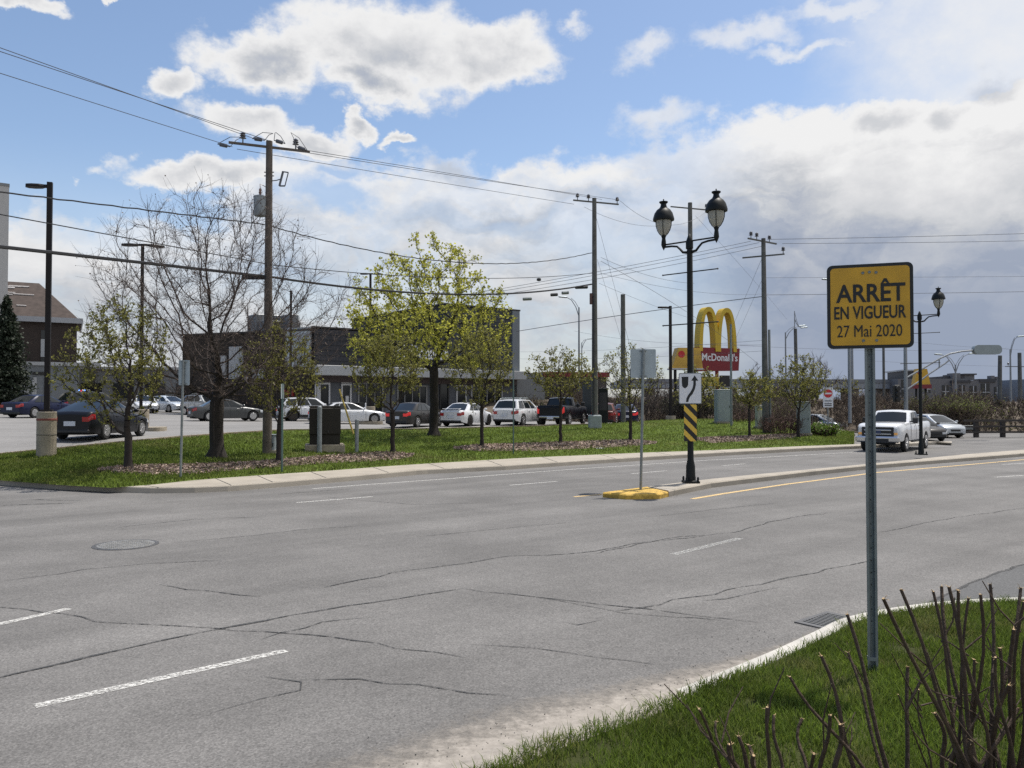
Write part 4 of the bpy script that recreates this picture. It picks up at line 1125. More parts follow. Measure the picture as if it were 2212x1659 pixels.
# splice cases on the telecom cable near pole 2
for x, y, l, lab in ((1139, 646, .5, "grey splice case hanging left, under the telecom cable"), (1197, 637, .42, "dark boxy splice case in the middle of the telecom cable"), (1221, 633, .42, "silver splice case on the telecom cable"), (1256, 621, .75, "long dark splice case next to the second hydro pole")):
    o = MB().tube([(-l / 2, 0, 0), (-l * .42, 0, .0), (l * .42, 0, .02), (l / 2, 0, .02)], [.06, .09, .09, .06], 10).build("splice_case", M_CABLE if "dark" in lab else M_GALV, None, loc=at(x, y, Y2 - (1285 - x) / 700 * (Y2 - Y1))); tag(o, lab, "splice case", "splice cases on the telecom cable")
o = MB().lathe([(.0, -.1), (.12, -.06), (.12, .06), (.0, .1)], n=10).build("wire_weight", M_CABLE, None, loc=at(1164, 604, Y2 - 3)); tag(o, "small dark ball hanging on the thin cable above the shop", "cable fitting")
for a, b, mid, r, lab in (
    ((1000, 637, 46), (1622, 521, Y3), 583, .012, "conductor rising from the maple to the third hydro pole"), ((1000, 642, 46), (1640, 524, Y3), 588, .012, "second rising conductor, parallel just under the first"),
    ((1000, 648, 46), (1650, 531, Y3), 596, .012, "lowest of the three rising conductors towards the third pole"), ((1115, 716, 60), (1650, 640, Y3), 680, .022, "heavier cable rising past the arches sign to the third pole"),
    ((1262, 447, Y2), (1448, 485, 57), 484, .009, "sagging jumper from the second pole toward the lantern"), ((1340, 434, Y2), (1535, 449, 57), 486, .009, "upper sagging jumper from the second pole to the pole behind the lantern"),
    ((1298, 556, Y2), (1500, 612, 60), 598, .010, "service wire falling right from the second pole, upper"), ((1298, 564, Y2), (1640, 788, 75), 690, .011, "long service wire falling behind the arches sign"),
    ((1296, 590, Y2), (1660, 634, 75), 632, .009, "service wire sagging behind the lantern lamp"), ((1294, 612, Y2), (1500, 690, 70), 662, .008, "lowest service wire from the second pole"),
    ((1288, 470, Y2), (1372, 790, 50), None, .008, "steep guy wire right of the second pole"), ((1290, 560, Y2), (1362, 800, 50), None, .007, "second steep guy wire right of the second pole"),
    ((1502, 466, 57), (1700, 690, 90), 600, .008, "wire dropping right from the pole behind the lantern"), ((1645, 560, Y3), (1585, 700, 66), None, .008, "guy wire from the third pole to the arches sign"),
    ((1648, 600, Y3), (1590, 730, 66), None, .007, "second guy wire from the third pole"), ((1658, 517, Y3), (2500, 494, 50), 508, .013, "top conductor from the third pole to the right edge"),
    ((1690, 526, Y3), (2500, 513, 50), 522, .012, "second conductor from the third pole to the right edge"), ((1655, 600, Y3), (2500, 595, 50), 598, .008, "thin line passing behind the yellow sign"),
    ((1655, 637, Y3), (2500, 624, 50), 632, .013, "line passing behind the far lantern lamp"), ((1598, 746, 70), (2180, 752, 88), 757, .010, "low line behind the arches sign to the right"),
    ((1240, 715, 70), (1650, 745, Y3), 738, .008, "low thin line left of the arches sign"), ((1115, 760, 80), (1650, 735, Y3), 756, .008, "low line emerging from the shop's tower"),
    ((1115, 775, 80), (1650, 758, Y3), 774, .008, "lowest line emerging from the shop's tower"), ((1890, 780, 90), (2500, 792, 90), 792, .009, "low distant line above the grey block"),
    ((1960, 738, 85), (2500, 760, 85), 757, .009, "distant line above the signal arm")):
    wire(lab, a, b, mid, r)
# ================================================================== TREES
M_BARK = mat("bark_dark", (0.024, 0.019, 0.016), .95, var=.35, vscale=6, bump=.8, bscale=25)
M_BARK2 = mat("bark_sapling", (0.028, 0.021, 0.018), .9, var=.3, vscale=6)
M_TWIG = mat("twig_bark", (0.075, 0.056, 0.048), .9, island=.3)
M_LEAFY = mat("maple_young_leaf", (0.400, 0.395, 0.070), .55, island=.40, transl=.55, spec=.3)
M_LEAFO = mat("sapling_leaf", (0.200, 0.195, 0.052), .55, island=.5, transl=.5, spec=.3)
M_BUD = mat("bud_brown", (0.14, 0.10, 0.075), .8, island=.4)
M_NEEDLE = mat("spruce_needle", (0.016, 0.026, 0.012), .7, island=.45, transl=.2)

def tubes_np(P0, P1, R0, R1, n):
    d = P1 - P0; L = np.linalg.norm(d, axis=1, keepdims=True); d = d / np.maximum(L, 1e-6)
    ref = np.where(np.abs(d[:, 2:3]) < .9, np.array([[0, 0, 1.]]), np.array([[0, 1., 0]]))
    a = np.cross(d, ref); a /= np.linalg.norm(a, axis=1, keepdims=True); b = np.cross(a, d)
    k = len(P0); V = np.empty((k, 2 * n, 3))
    for i in range(n):
        t = 2 * np.pi * i / n; o = a * math.cos(t) + b * math.sin(t)
        V[:, i] = P0 + o * R0[:, None]; V[:, n + i] = P1 + o * R1[:, None]
    base = (np.arange(k) * 2 * n)[:, None]; F = []
    for i in range(n):
        j = (i + 1) % n; F.append(np.concatenate([base + i, base + n + i, base + n + j, base + j], 1))
    return V.reshape(-1, 3), np.concatenate(F)

def colonise(rg, env, nattr, trunk_h, step, di, dk, lean, up, start_dirs=0, wob=.02):
    """grow a branching skeleton into the volume given by env(points)->bool in the box env.box"""
    lo, hi = env.box
    A = []
    while len(A) < nattr:
        q = rg.uniform(lo, hi, (4000, 3)); q = q[env(q, rg)]; A += list(q)
    A = np.array(A[:nattr])
    nodes = [np.zeros(3)]; par = [-1]; nt_ = max(2, int(trunk_h / step))
    for i in range(nt_):
        t = (i + 1) / nt_; nodes.append(np.array([lean[0] * t + rg.normal() * wob * step, lean[1] * t + rg.normal() * wob * step, trunk_h * t])); par.append(i)
    N_ = np.array(nodes); best = np.full(len(A), 1e9); bi = np.zeros(len(A), int)
    def upd(new, off_):
        for c in range(0, len(new), 400):
            D = np.linalg.norm(A[:, None] - new[None, c:c + 400], axis=2); j = D.argmin(1); d = D[np.arange(len(A)), j]; m_ = d < best
            best[m_] = d[m_]; bi[m_] = j[m_] + off_ + c
    upd(N_[nt_ - 1:], nt_ - 1)
    stall = np.zeros(len(A), int)
    for it in range(160):
        old = best.copy(); act = best < di
        if not act.any():
            act = best < best.min() + .3
        dirs = A[act] - N_[bi[act]]; dirs /= np.linalg.norm(dirs, axis=1, keepdims=True) + 1e-9
        acc = {}
        for b_, d_ in zip(bi[act], dirs): acc[b_] = acc.get(b_, 0) + d_
        new, npar = [], []
        for b_, v in acc.items():
            v = v / (np.linalg.norm(v) + 1e-9)
            prev = N_[b_] - N_[par[b_]] if par[b_] >= 0 else np.array([0, 0, 1.]); prev = prev / (np.linalg.norm(prev) + 1e-9)
            v = v * .62 + prev * .38 + np.array([0, 0, up]) + rg.normal(size=3) * .10; v /= np.linalg.norm(v); new.append(N_[b_] + v * step); npar.append(b_)
        if not new: break
        new = np.array(new); o = len(N_); N_ = np.concatenate([N_, new]); par += npar; upd(new, o)
        stall = np.where(act & (best > old - .01), stall + 1, 0); keep = (best > dk) & (stall < 4); A, best, bi, stall = A[keep], best[keep], bi[keep], stall[keep]
        if not len(A): break
    return N_, np.array(par)

def radii(N_, par, r_tip, r_base, e=2.2):
    n = len(N_); acc = np.zeros(n); ch = np.zeros(n, int)
    for i in range(n - 1, 0, -1):
        if ch[i] == 0: acc[i] = 1
        acc[par[i]] += acc[i]; ch[par[i]] += 1
    r = r_tip * acc ** (1 / e); s = math.log(r_base / r_tip) / max(1e-6, math.log(max(r.max() / r_tip, 1.01)))
    return r_tip * (r / r_tip) ** s, ch

class Env:
    """crown: radius profile over height, z0..z1"""
    def __init__(s, z0, z1, prof, R_, sq=1.0, hollow=.0, c=(0, 0), cone=0.0):
        s.z0, s.z1, s.prof, s.R, s.sq, s.h, s.c = z0, z1, prof, R_, sq, hollow, c
        s.box = (np.array([c[0] - R_ * 1.15, c[1] - R_ * 1.15 * sq, z0]), np.array([c[0] + R_ * 1.15, c[1] + R_ * 1.15 * sq, z1]))
    def __call__(s, q, rg):
        t = (q[:, 2] - s.z0) / (s.z1 - s.z0); r = np.interp(t, [a for a, b in s.prof], [b for a, b in s.prof]) * s.R
        ang = np.arctan2(q[:, 1] - s.c[1], q[:, 0] - s.c[0]); r = r * (1 + .12 * np.sin(ang * 3 + q[:, 2] * 1.3) + .08 * np.sin(ang * 7 - q[:, 2] * 2))
        d = np.hypot(q[:, 0] - s.c[0], (q[:, 1] - s.c[1]) / s.sq); return (d < r) & (d > r * s.h * rg.uniform(0, 1, len(q)))

def leaf_mesh(rg, pts, size, fold=.5, droop=.3):
    n = len(pts); a = rg.normal(size=(n, 3)); a[:, 2] -= droop; a /= np.linalg.norm(a, axis=1, keepdims=True)
    b = np.cross(a, rg.normal(size=(n, 3))); b /= np.linalg.norm(b, axis=1, keepdims=True); s = size * rg.uniform(.55, 1.35, (n, 1))
    V = np.stack([pts, pts + a * s * .5 + b * s * .42, pts + a * s, pts + a * s * .5 - b * s * .42], 1).reshape(-1, 3); i = np.arange(n) * 4
    return V, np.stack([i, i + 1, i + 2, i + 3], 1)

def twigs(rg, N_, par, ch, r, rmax, per, L, up=.4):
    """short side twigs on thin branches"""
    idx = np.where((r < rmax) & (par >= 0))[0]; idx = np.repeat(idx, per); n = len(idx)
    base = N_[par[idx]] + (N_[idx] - N_[par[idx]]) * rg.uniform(0, 1, (n, 1)); d = N_[idx] - N_[par[idx]]; d /= np.linalg.norm(d, axis=1, keepdims=True) + 1e-9
    v = d * .8 + rg.normal(size=(n, 3)) * .65 + np.array([0, 0, up]); v /= np.linalg.norm(v, axis=1, keepdims=True); l = L * rg.uniform(.4, 1.2, (n, 1))
    m_ = base + v * l * .5; v2 = v + rg.normal(size=(n, 3)) * .25 + np.array([0, 0, up * .5]); v2 /= np.linalg.norm(v2, axis=1, keepdims=True)
    return base, m_, m_ + v2 * l * .5

def tree(name, label, x, yb, env_px, trunk_frac, r_base, seed, nattr, leaf=None, step=.22, up=.06, tw=1, twL=.3, lean=(0, 0), group=None, Y=None, bark=None, rtip=.006, di=1.6, dk=.35, twr=.022, sq=1.0, hollow=0.0, e=2.2, twroot=.0028, bud=0):
    """env_px: (x_left, x_right, y_top, y_bottom, profile) read in the photo; trunk_frac: height where the limbs start"""
    rg = np.random.default_rng(seed); p = G(x, yb) if Y is None else at(x, yb, Y); k = p.y / 1736
    xl, xr, yt, yb2, prof = env_px; z1 = hgt(p, yt); z0 = hgt(p, yb2); R_ = (xr - xl) / 2 * k; cx = ((xl + xr) / 2 - x) * k
    t = thing(name, label, "tree", p, 0, group)
    env = Env(z0, z1, prof, R_, sq, hollow, (cx, 0)); th = trunk_frac if trunk_frac > 2 else z0 + trunk_frac * (z1 - z0)
    N_, par = colonise(rg, env, nattr, th, step, di, dk, lean, up); r, ch = radii(N_, par, rtip, r_base, e)
    N_[1:, :] += rg.normal(size=(len(N_) - 1, 3)) * step * .05
    r[0] *= 1.25; N_[0, 2] -= .15
    i = np.arange(1, len(N_)); big = r[par[i]] > .03
    def put(sel, n):
        return tubes_np(N_[par[i[sel]]], N_[i[sel]], np.minimum(r[par[i[sel]]], r[i[sel]] * 1.5), r[i[sel]], n)
    chain = [0]
    while chain[-1] + 1 < len(N_) and par[chain[-1] + 1] == chain[-1] and (ch[chain[-1]] == 1 or len(chain) < 2): chain.append(chain[-1] + 1)
    big &= ~np.isin(i, chain)
    tm = MB(); tm.tube([Vector(N_[c]) for c in chain], [float(r[c]) * (1 + .35 * max(0, 1 - N_[c][2] / .5) ** 2) for c in chain], 12); Vt, Ft = np.array(tm.v), np.array([f[::-1] for f in tm.f if len(f) == 4])
    Vb, Fb = put(big, 8); raw_mesh("trunk", np.concatenate([Vt, Vb]), np.concatenate([Ft, Fb + len(Vt)]), bark or M_BARK, t, True)
    Vs, Fs = put(~big, 4); b, m_, tp = twigs(rg, N_, par, ch, r, twr, tw, twL)
    n = len(b); V1, F1 = tubes_np(b, m_, np.full(n, twroot * 1.6), np.full(n, twroot), 3); V2, F2 = tubes_np(m_, tp, np.full(n, twroot), np.full(n, twroot * .6), 3)
    o1 = len(Vs); o2 = o1 + len(V1)
    F3 = np.concatenate([Fs, F1 + o1, F2 + o2]); raw_mesh("branches", np.concatenate([Vs, V1, V2]), F3, M_TWIG if leaf is None else (bark or M_BARK), t)
    if leaf:
        lm, count, size = leaf; j = rg.integers(0, n, count); f = rg.uniform(.35, 1.05, (count, 1)); pts = m_[j] + (tp[j] - m_[j]) * f + rg.normal(size=(count, 3)) * size * .35
        keep = np.sin(pts[:, 0] * 2.3 + seed) * np.sin(pts[:, 1] * 2.1) * np.sin(pts[:, 2] * 2.6 + 1) > rg.uniform(-1.1, .35, count); pts = pts[keep]
        V, F = leaf_mesh(rg, pts, size); raw_mesh("crown", V, F, lm, t)
    if bud:
        j = rg.integers(0, n, bud); V, F = leaf_mesh(rg, tp[j], .05); raw_mesh("buds", V, F, M_BUD, t)
    return t, p

FAN = [(0, .14), (.16, .46), (.36, .90), (.55, 1.0), (.75, .84), (.9, .5), (1, .12)]
VASE = [(0, .30), (.12, .82), (.3, 1.0), (.5, .98), (.68, .80), (.85, .60), (1, .30)]
ROUND = [(0, .35), (.12, .8), (.3, 1.0), (.5, .96), (.7, .80), (.85, .58), (1, .18)]
# the big bare tree
tree("bare_tree", "large bare tree with a thick dark trunk beside the transformer pole", 467, 989, (190, 742, 402, 880, VASE), 2.2, .23, 3, 2400, None, .28, .10, tw=4, twL=.62, di=2.2, dk=.40, rtip=.0055, twr=.03, hollow=.15, e=2.05, twroot=.0036, bud=1800)
# yellow-green maple
tree("maple_tree", "large maple in fresh yellow-green leaf in front of the shop", 937, 941, (733, 1116, 508, 805, [(0, .55), (.12, .92), (.3, 1), (.5, .9), (.7, .7), (.85, .5), (1, .18)]), 2.6, .22, 11, 950, (M_LEAFY, 19000, .125), .30, .08, tw=4, twL=.5, di=2.2, dk=.5, twr=.028, twroot=.005, rtip=.008)
# saplings along the lawn: x, foot, crown box
SAP = ((277, 1014, 132, 372, 640, 950, 2, .105, "sapling with a straight dark trunk beside the narrow back-facing sign"),
       (602, 998, 512, 698, 690, 930, 5, .085, "sapling with dense low twigs by the thin green post"),
       (848, 979, 755, 926, 705, 905, 8, .085, "sapling rising from the end of the first mulch bed"),
       (1041, 966, 962, 1116, 700, 905, 13, .08, "sapling in front of the white sedan, left end of the second mulch bed"),
       (1211, 957, 1140, 1286, 748, 880, 17, .075, "sapling with a light airy crown in front of the black pickup"),
       (1362, 952, 1290, 1440, 738, 895, 19, .08, "thin-leaved sapling left of the square back-facing sign"),
       (1619, 943, 1578, 1672, 800, 895, 23, .065, "small sapling left of the third hydro pole, in the third mulch bed"),
       (1725, 945, 1664, 1792, 765, 895, 29, .075, "sapling with olive leaves in front of the traffic-signal cabinet"))
for x, yb, xl, xr, yt, y2, sd_, rb, lab in SAP:
    n_l = {277: 8500, 602: 7000, 848: 9500, 1041: 9500, 1211: 4600, 1362: 2600, 1619: 3400, 1725: 5200}[x]
    tree("ornamental_tree", lab, x, yb, (xl, xr, yt, y2, FAN), .02, rb, sd_, 620, (M_LEAFO, n_l, .066 if x < 1200 else .085), .16, .12, tw=3, twL=.28, di=1.2, dk=.28, twr=.018, group="young ornamental trees along the lawn", bark=M_BARK2, rtip=.005, twroot=.004)
# background trees
tree("olive_tree", "olive leafed tree behind the striped marker and lantern lamp", 1512, 915, (1448, 1572, 790, 890, ROUND), .1, .09, 31, 350, (M_LEAFO, 2600, .15), .25, .08, tw=3, twL=.35, group="background trees", Y=58, bark=M_BARK2, rtip=.008, twroot=.006)
for x, xl, xr, yt, Y_, sd_, nl, lab in ((1765, 1700, 1815, 762, 78, 41, 0, "bare round tree behind the no-entry sign"), (1642, 1606, 1690, 785, 84, 43, 0, "small bare tree behind the third hydro pole"), (1420, 1395, 1450, 805, 80, 47, 0, "bare tree top above the left end of the overpass"),
                            (1830, 1800, 1860, 820, 80, 49, 400, "sparse small tree left of the pale steel pole")):
    tree("bare_tree" if not nl else "small_tree", lab, x, 885, (xl, xr, yt, 860, ROUND), .1, .13, sd_, 300, (M_LEAFO, nl, .16) if nl else None, .35, .08, tw=4, twL=.7, group="background trees", Y=Y_, rtip=.012, twroot=.009, twr=.06, di=2.4, dk=.6)

# spruce at the left edge
def spruce(x, yb, yt, w, Y, label, seed):
    rg = np.random.default_rng(seed); p = at(x, yb, Y); h = hgt(p, yt); Rr = w / 1736 * Y / 2
    t = thing("spruce_tree", label, "tree", p)
    m = MB(); m.tube([(0, 0, -.2), (0, 0, h * .98)], [.16, .02], 8); m.build("trunk", M_BARK, t)
    B0, B1, P = [], [], []
    for k in range(330):
        z = h * (.05 + .94 * rg.uniform() ** .9); r = Rr * (1 - z / h) ** .85 * rg.uniform(.72, 1.1) + .05; a = rg.uniform(0, 2 * np.pi)
        b = np.array([0, 0, z]); e_ = np.array([r * math.cos(a), r * math.sin(a), z - r * .22 + rg.normal() * .05]); B0.append(b); B1.append(e_)
        nn = int(8 + r * 52); f = rg.uniform(.12, 1.0, (nn, 1)); q = b + (e_ - b) * f; q += rg.normal(size=(nn, 3)) * np.array([.11, .11, .045]) * (.3 + r); q[:, 2] -= np.abs(rg.normal(size=nn)) * .07; P.append(q)
    V0, F0 = tubes_np(np.array(B0), np.array(B1), np.full(330, .02), np.full(330, .006), 3); raw_mesh("branches", V0, F0, M_BARK, t)
    V, F = leaf_mesh(rg, np.concatenate(P), .17, droop=.5); raw_mesh("crown", V, F, M_NEEDLE, t)
spruce(12, 888, 636, 128, 58, "dark green spruce at the left edge in front of the brick block", 5)

# thicket of brush on the slope, and a few separate bushes
M_BRUSH = mat("brush_twig", (0.105, 0.078, 0.058), .95, island=.5)
M_BRUSHG = mat("brush_leaf", (0.100, 0.105, 0.035), .7, island=.5, transl=.4)
def brush(rg, n, x0, x1, Ys, y_low, hts):
    b, e_ = [], []
    for k in range(n):
        x = rg.uniform(x0, x1); Y = rg.uniform(*Ys); p = at(x, 870, Y); h_ = HILL.ray_cast(Vector((p.x, p.y, 40)), Vector((0, 0, -1))); z = h_[0].z if h_[0] else .9
        hh = hts * rg.uniform(.45, 1.1) * (.7 + .35 * math.sin(x * .031) + .2 * math.sin(x * .011 + Y)); st = np.array([p.x, p.y, z - .05])
        for j in range(5):
            d = rg.normal(size=3) * .33; d[2] = 1; tip = st + d * hh * rg.uniform(.5, 1); b.append(st + d * hh * .05); e_.append(tip)
            for q in range(4):
                s = st + (tip - st) * rg.uniform(.3, .95); dd = rg.normal(size=3) * .6; dd[2] = abs(dd[2]) + .35; b.append(s); e_.append(s + dd * hh * .26)
    return np.array(b), np.array(e_)
rg = np.random.default_rng(77)
b, e_ = brush(rg, 2600, 1120, 2420, (61, 73), 0, 1.75); n = len(b); V, F = tubes_np(b, e_, np.full(n, .017), np.full(n, .007), 3)
tag(raw_mesh("brush_thicket", V, F, M_BRUSH), "brown leafless brush covering the slope behind the road", "brush", kind="stuff")
j = rg.integers(0, n, 16000); pts = e_[j] + rg.normal(size=(16000, 3)) * .12; kp = np.sin(pts[:, 0] * .35 + 1) + .6 * np.sin(pts[:, 0] * .9) > rg.uniform(-.6, 1.4, 16000)
V, F = leaf_mesh(rg, pts[kp], .13); tag(raw_mesh("brush_leaves", V, F, M_BRUSHG), "first olive leaves on the brush behind the road", "brush", kind="stuff")
def bush(x, yb, w, h, label, m_, lm=None, nl=0, seed=1, Y=None, nst=90):
    rg = np.random.default_rng(seed); p = G(x, yb) if Y is None else at(x, yb, Y); k = p.y / 1736; W, H = w * k / 2, h * k
    t = thing("bush", label, "bush", p, 0, "bushes at the back of the lawn"); b, e2 = [], []
    for i in range(nst):
        a = rg.uniform(0, 6.28); r0 = rg.uniform(0, .75) ** .5 * W; s = np.array([r0 * math.cos(a), r0 * math.sin(a) * .7, -.05]); d = np.array([math.cos(a) * r0 * .35, math.sin(a) * r0 * .3, H * rg.uniform(.6, 1.05) * (1 - .35 * (r0 / W) ** 2)]); b.append(s); e2.append(s + d)
        for q in range(9): c = s + d * rg.uniform(.25, 1); dd = rg.normal(size=3) * .35; dd[2] = abs(dd[2]) + .2; b.append(c); e2.append(c + dd * H * .42)
    b, e2 = np.array(b), np.array(e2); n = len(b); V, F = tubes_np(b, e2, np.full(n, .014), np.full(n, .006), 3); raw_mesh("branches", V, F, m_, t)
    if nl: j = rg.integers(0, n, nl); V, F = leaf_mesh(rg, e2[j] + rg.normal(size=(nl, 3)) * .08, .11); raw_mesh("crown", V, F, lm, t)
M_BRED = mat("reddish_twig", (0.095, 0.055, 0.045), .9, island=.4)
bush(1605, 925, 110, 40, "reddish leafless bush left of the third hydro pole", M_BRED, seed=2, Y=55)
bush(1690, 938, 100, 42, "low reddish bush right of the third hydro pole", M_BRED, seed=3)
bush(1775, 940, 60, 22, "low green leafy bush at the right end of the lawn", M_BRED, mat("fresh_green", (.12, .19, .03), .6, island=.3, transl=.4), 1400, 4)
bush(1650, 915, 120, 55, "dense brown bush behind the third hydro pole", M_BRUSH, M_BRUSHG, 350, 5, Y=60)
bush(1510, 912, 150, 62, "dark bush behind the striped marker", mat("dark_twig", (.035, .03, .025), .95, island=.4), mat("dark_leaf", (.04, .045, .02), .8, island=.4, transl=.3), 1500, 6, Y=60, nst=160)
bush(1400, 908, 170, 62, "grey-brown leafless bush behind the dark blue sedan", mat("grey_twig", (.075, .06, .05), .95, island=.4), seed=7, Y=64, nst=170)
bush(2020, 905, 130, 50, "olive tinged bush behind the silver car", M_BRUSH, M_BRUSHG, 900, 8, Y=64, nst=120)
bush(2075, 905, 120, 44, "greenest bush behind the roadside barrier", M_BRUSH, mat("spring_green", (.15, .17, .05), .7, island=.4, transl=.4), 1500, 9, Y=63, nst=110)

# ================================================================== BUILDINGS
M_SIDING = mat("dark_siding", (0.026, 0.027, 0.033), .8, var=.12, vscale=.6)
M_SIDING2 = mat("dark_siding_tower", (0.045, 0.049, 0.056), .8, var=.12, vscale=.6)
M_SBROWN = mat("brown_side_wall", (0.036, 0.030, 0.026), .85, var=.15, vscale=.5, spec=.2)
M_BAND = mat("pale_canopy_band", (0.36, 0.37, 0.38), .5, var=.06)
M_GWALL = mat("grey_wall_panel", (0.085, 0.092, 0.108), .7, var=.08)
M_GLASS = mat("dark_glass", (0.012, 0.014, 0.017), .12, spec=.45)
M_FRAME = mat("white_frame", (0.52, 0.52, 0.53), .5)
M_ROOFM = mat("roof_metal", (0.20, 0.21, 0.22), .5, .4)
C0, C1 = at(672, 880, 62), at(1117, 880, 74.7)           # front line of the shop
C0.z = C1.z = 0
fd = (C1 - C0).normalized(); LEN = (C1 - C0).length; base_z = 1.0
shop = thing("restaurant_building", "dark grey single-storey restaurant with a pale canopy band and tall right tower", "building", (C0.x, C0.y, base_z), math.atan2(fd.y, fd.x))
def U(x):                                                # photo column -> metres along the front
    v = ray(x, 870); a, b = v.x / v.y, 1.0
    # C0 + fd*u lies on the ray: (C0.x+fd.x u) = a (C0.y+fd.y u)
    return (a * C0.y - C0.x) / (fd.x - a * fd.y)
def ZF(y, x):                                            # photo row at that column -> height above the shop's floor
    q = C0 + fd * U(x); return zat(y, q.y) - base_z
zt0, zc1, zc0 = ZF(708, 684), ZF(790, 686), ZF(811, 686)
ztw = ZF(671, 1100); ut = U(957)
DEP = 17.0
m = MB(); m.box((LEN / 2, DEP / 2 + .25, zc0 / 2 - .5), (LEN, DEP, zc0 + 1)); m.build("wall", M_GWALL, shop)
# siding: thin horizontal boards in the mesh
def boards(u0, u1, z0, z1, y, pitch, mt, nm):
    m = MB(); n = max(1, int((z1 - z0) / pitch)); hz = (z1 - z0) / n
    for k in range(n): a = z0 + k * hz; m.add([(u0, y, a), (u1, y, a), (u1, y + .045, a + hz), (u0, y + .045, a + hz), (u0, y + .045, a), (u1, y + .045, a)], [(0, 1, 2, 3), (0, 4, 5, 1)])
    return m.build(nm, mt, shop)
m = MB(); m.box((ut / 2, DEP / 2 + .1, (zc1 + zt0) / 2), (ut - .01, DEP, zt0 - zc1)); m.build("upper_wall", M_SIDING, shop)
boards(.02, ut - .02, zc1, zt0 - .12, -.46, .36, M_SIDING, "siding")
m = MB(); m.box((ut / 2, DEP / 2 - .2, zt0 + .02), (ut + .1, DEP + .5, .12)); m.build("coping", M_BLACK, shop)
m = MB(); m.box(((ut + LEN) / 2, DEP / 2 - .1, (zc1 + ztw) / 2), (LEN - ut, DEP + .2, ztw - zc1)); m.build("tower", M_SIDING2, shop)
boards(ut + .02, LEN - .9, zc1, ztw - .12, -.28, .36, M_SIDING2, "tower_siding")
m = MB(); m.box(((ut + LEN) / 2, DEP / 2 - .1, ztw + .05), (LEN - ut + .25, DEP + .5, .14)); m.build("tower_coping", M_BLACK, shop)
m = MB(); m.box((LEN - .45, -.32, (zc1 + ztw) / 2), (.85, .2, ztw - zc1 - .1)); m.build("corner_trim", mat("corner_grey", (.16, .18, .20), .6), shop)
m = MB(); m.box((LEN / 2 - .05, -.55, (zc0 + zc1) / 2), (LEN + .2, 1.6, zc1 - zc0), bev=.02); m.build("canopy", M_BAND, shop)
m = MB(); m.box((LEN / 2, .10, zc0 - .25), (LEN - .1, .3, .5)); m.build("soffit_band", mat("maroon_band", (.06, .045, .045), .7), shop)
# side wall going back to the left
sw_end = at(392, 880, 67.0); sv = Vector((sw_end.x - C0.x, sw_end.y - C0.y, 0)); srot = math.atan2(sv.y, sv.x) - math.atan2(fd.y, fd.x); SL = sv.length
def SP(u, d, z): c, s = math.cos(srot), math.sin(srot); return Vector((c * u + s * d, s * u - c * d, z))    # along the side, d outwards is negative
m = MB(); h_ = zt0 - .25
m.box(SP(SL / 2, 3, h_ / 2 - .5), (SL - .1, 6, h_ + 1), rz=srot); m.build("side_wall", M_SBROWN, shop)
m = MB(); m.box(SP(SL / 2, 2.9, h_ + .06), (SL + .1, 6.3, .14), rz=srot); m.build("side_coping", M_BLACK, shop)
for a, b, z0, z1, nm, mt in ((.0, 2.3, zc1 - .1, zt0 + .02, "light_panel", mat("pale_panel", (.40, .44, .47), .5, var=.2, vscale=.8)), (6.6, 7.9, zc0 - .2, zt0 - 1.3, "white_panel", M_BAND), (8.3, 9.2, zc0 - .1, zt0 - 2.0, "white_panel", M_BAND), (10.4, 11.2, 1.9, 2.4, "red_sign", mat("dull_red_sign", (.25, .02, .02), .5)), (1.6, 2.4, 1.8, 2.4, "red_sign", mat("dull_red_sign", (.25, .02, .02), .5)), (3.5, 6.3, zc0 - .3, zc1 - .2, "canopy_band", M_BAND)):
    if a + .5 > SL: continue
    m = MB(); b = min(b, SL - .2); m.box(SP((a + b) / 2, -.10, (z0 + z1) / 2), (b - a, .2, z1 - z0), rz=srot); m.build(nm, mt, shop)
# doors and windows along the front
def opening(x0, x1, y0, y1, xr, nm, frame=M_FRAME, mull=0, sub=None):
    u0, u1 = U(x0), U(x1); z1 = ZF(y0, xr); z0 = max(.05, ZF(y1, xr)); w, h = u1 - u0, z1 - z0
    f = MB()
    for c, d in (((u0 + .06, -.6 + .78, (z0 + z1) / 2), (.12, .10, h)), ((u1 - .06, .18, (z0 + z1) / 2), (.12, .10, h)), (((u0 + u1) / 2, .18, z1 - .06), (w - .26, .10, .12)), (((u0 + u1) / 2, .18, z0 + .05), (w - .26, .10, .1))): f.box(c, d)
    for k in range(mull): f.box((lerp(u0, u1, (k + 1) / (mull + 1)), .185, (z0 + z1) / 2), (.07, .07, h - .26))
    o = f.build(nm, frame, shop); gl = MB(); gl.box(((u0 + u1) / 2, .225, (z0 + z1) / 2), (w - .2, .03, h - .2)); gl.build("pane", M_GLASS, o); return o
opening(682, 690, 815, 893, 690, "window"); opening(691, 715, 827, 893, 700, "door", mull=0); opening(691, 715, 812, 826, 700, "window")
opening(739, 761, 829, 893, 750, "door"); opening(739, 761, 812, 828, 750, "window")
opening(775, 830, 826, 895, 800, "window", mat("dim_frame", (.2, .2, .2), .6), 2)
opening(860, 925, 832, 896, 890, "window", mat("dim_frame", (.2, .2, .2), .6), 3)
opening(952, 972, 824, 897, 960, "window", M_BLACK); opening(988, 1010, 832, 897, 1000, "door"); opening(1020, 1088, 828, 897, 1050, "window", mat("mid_frame", (.33, .33, .34), .6), 3)
m = MB(); m.box((U(752), .17, 1.6), (.28, .02, .5)); m.build("notice", M_FRAME, shop)
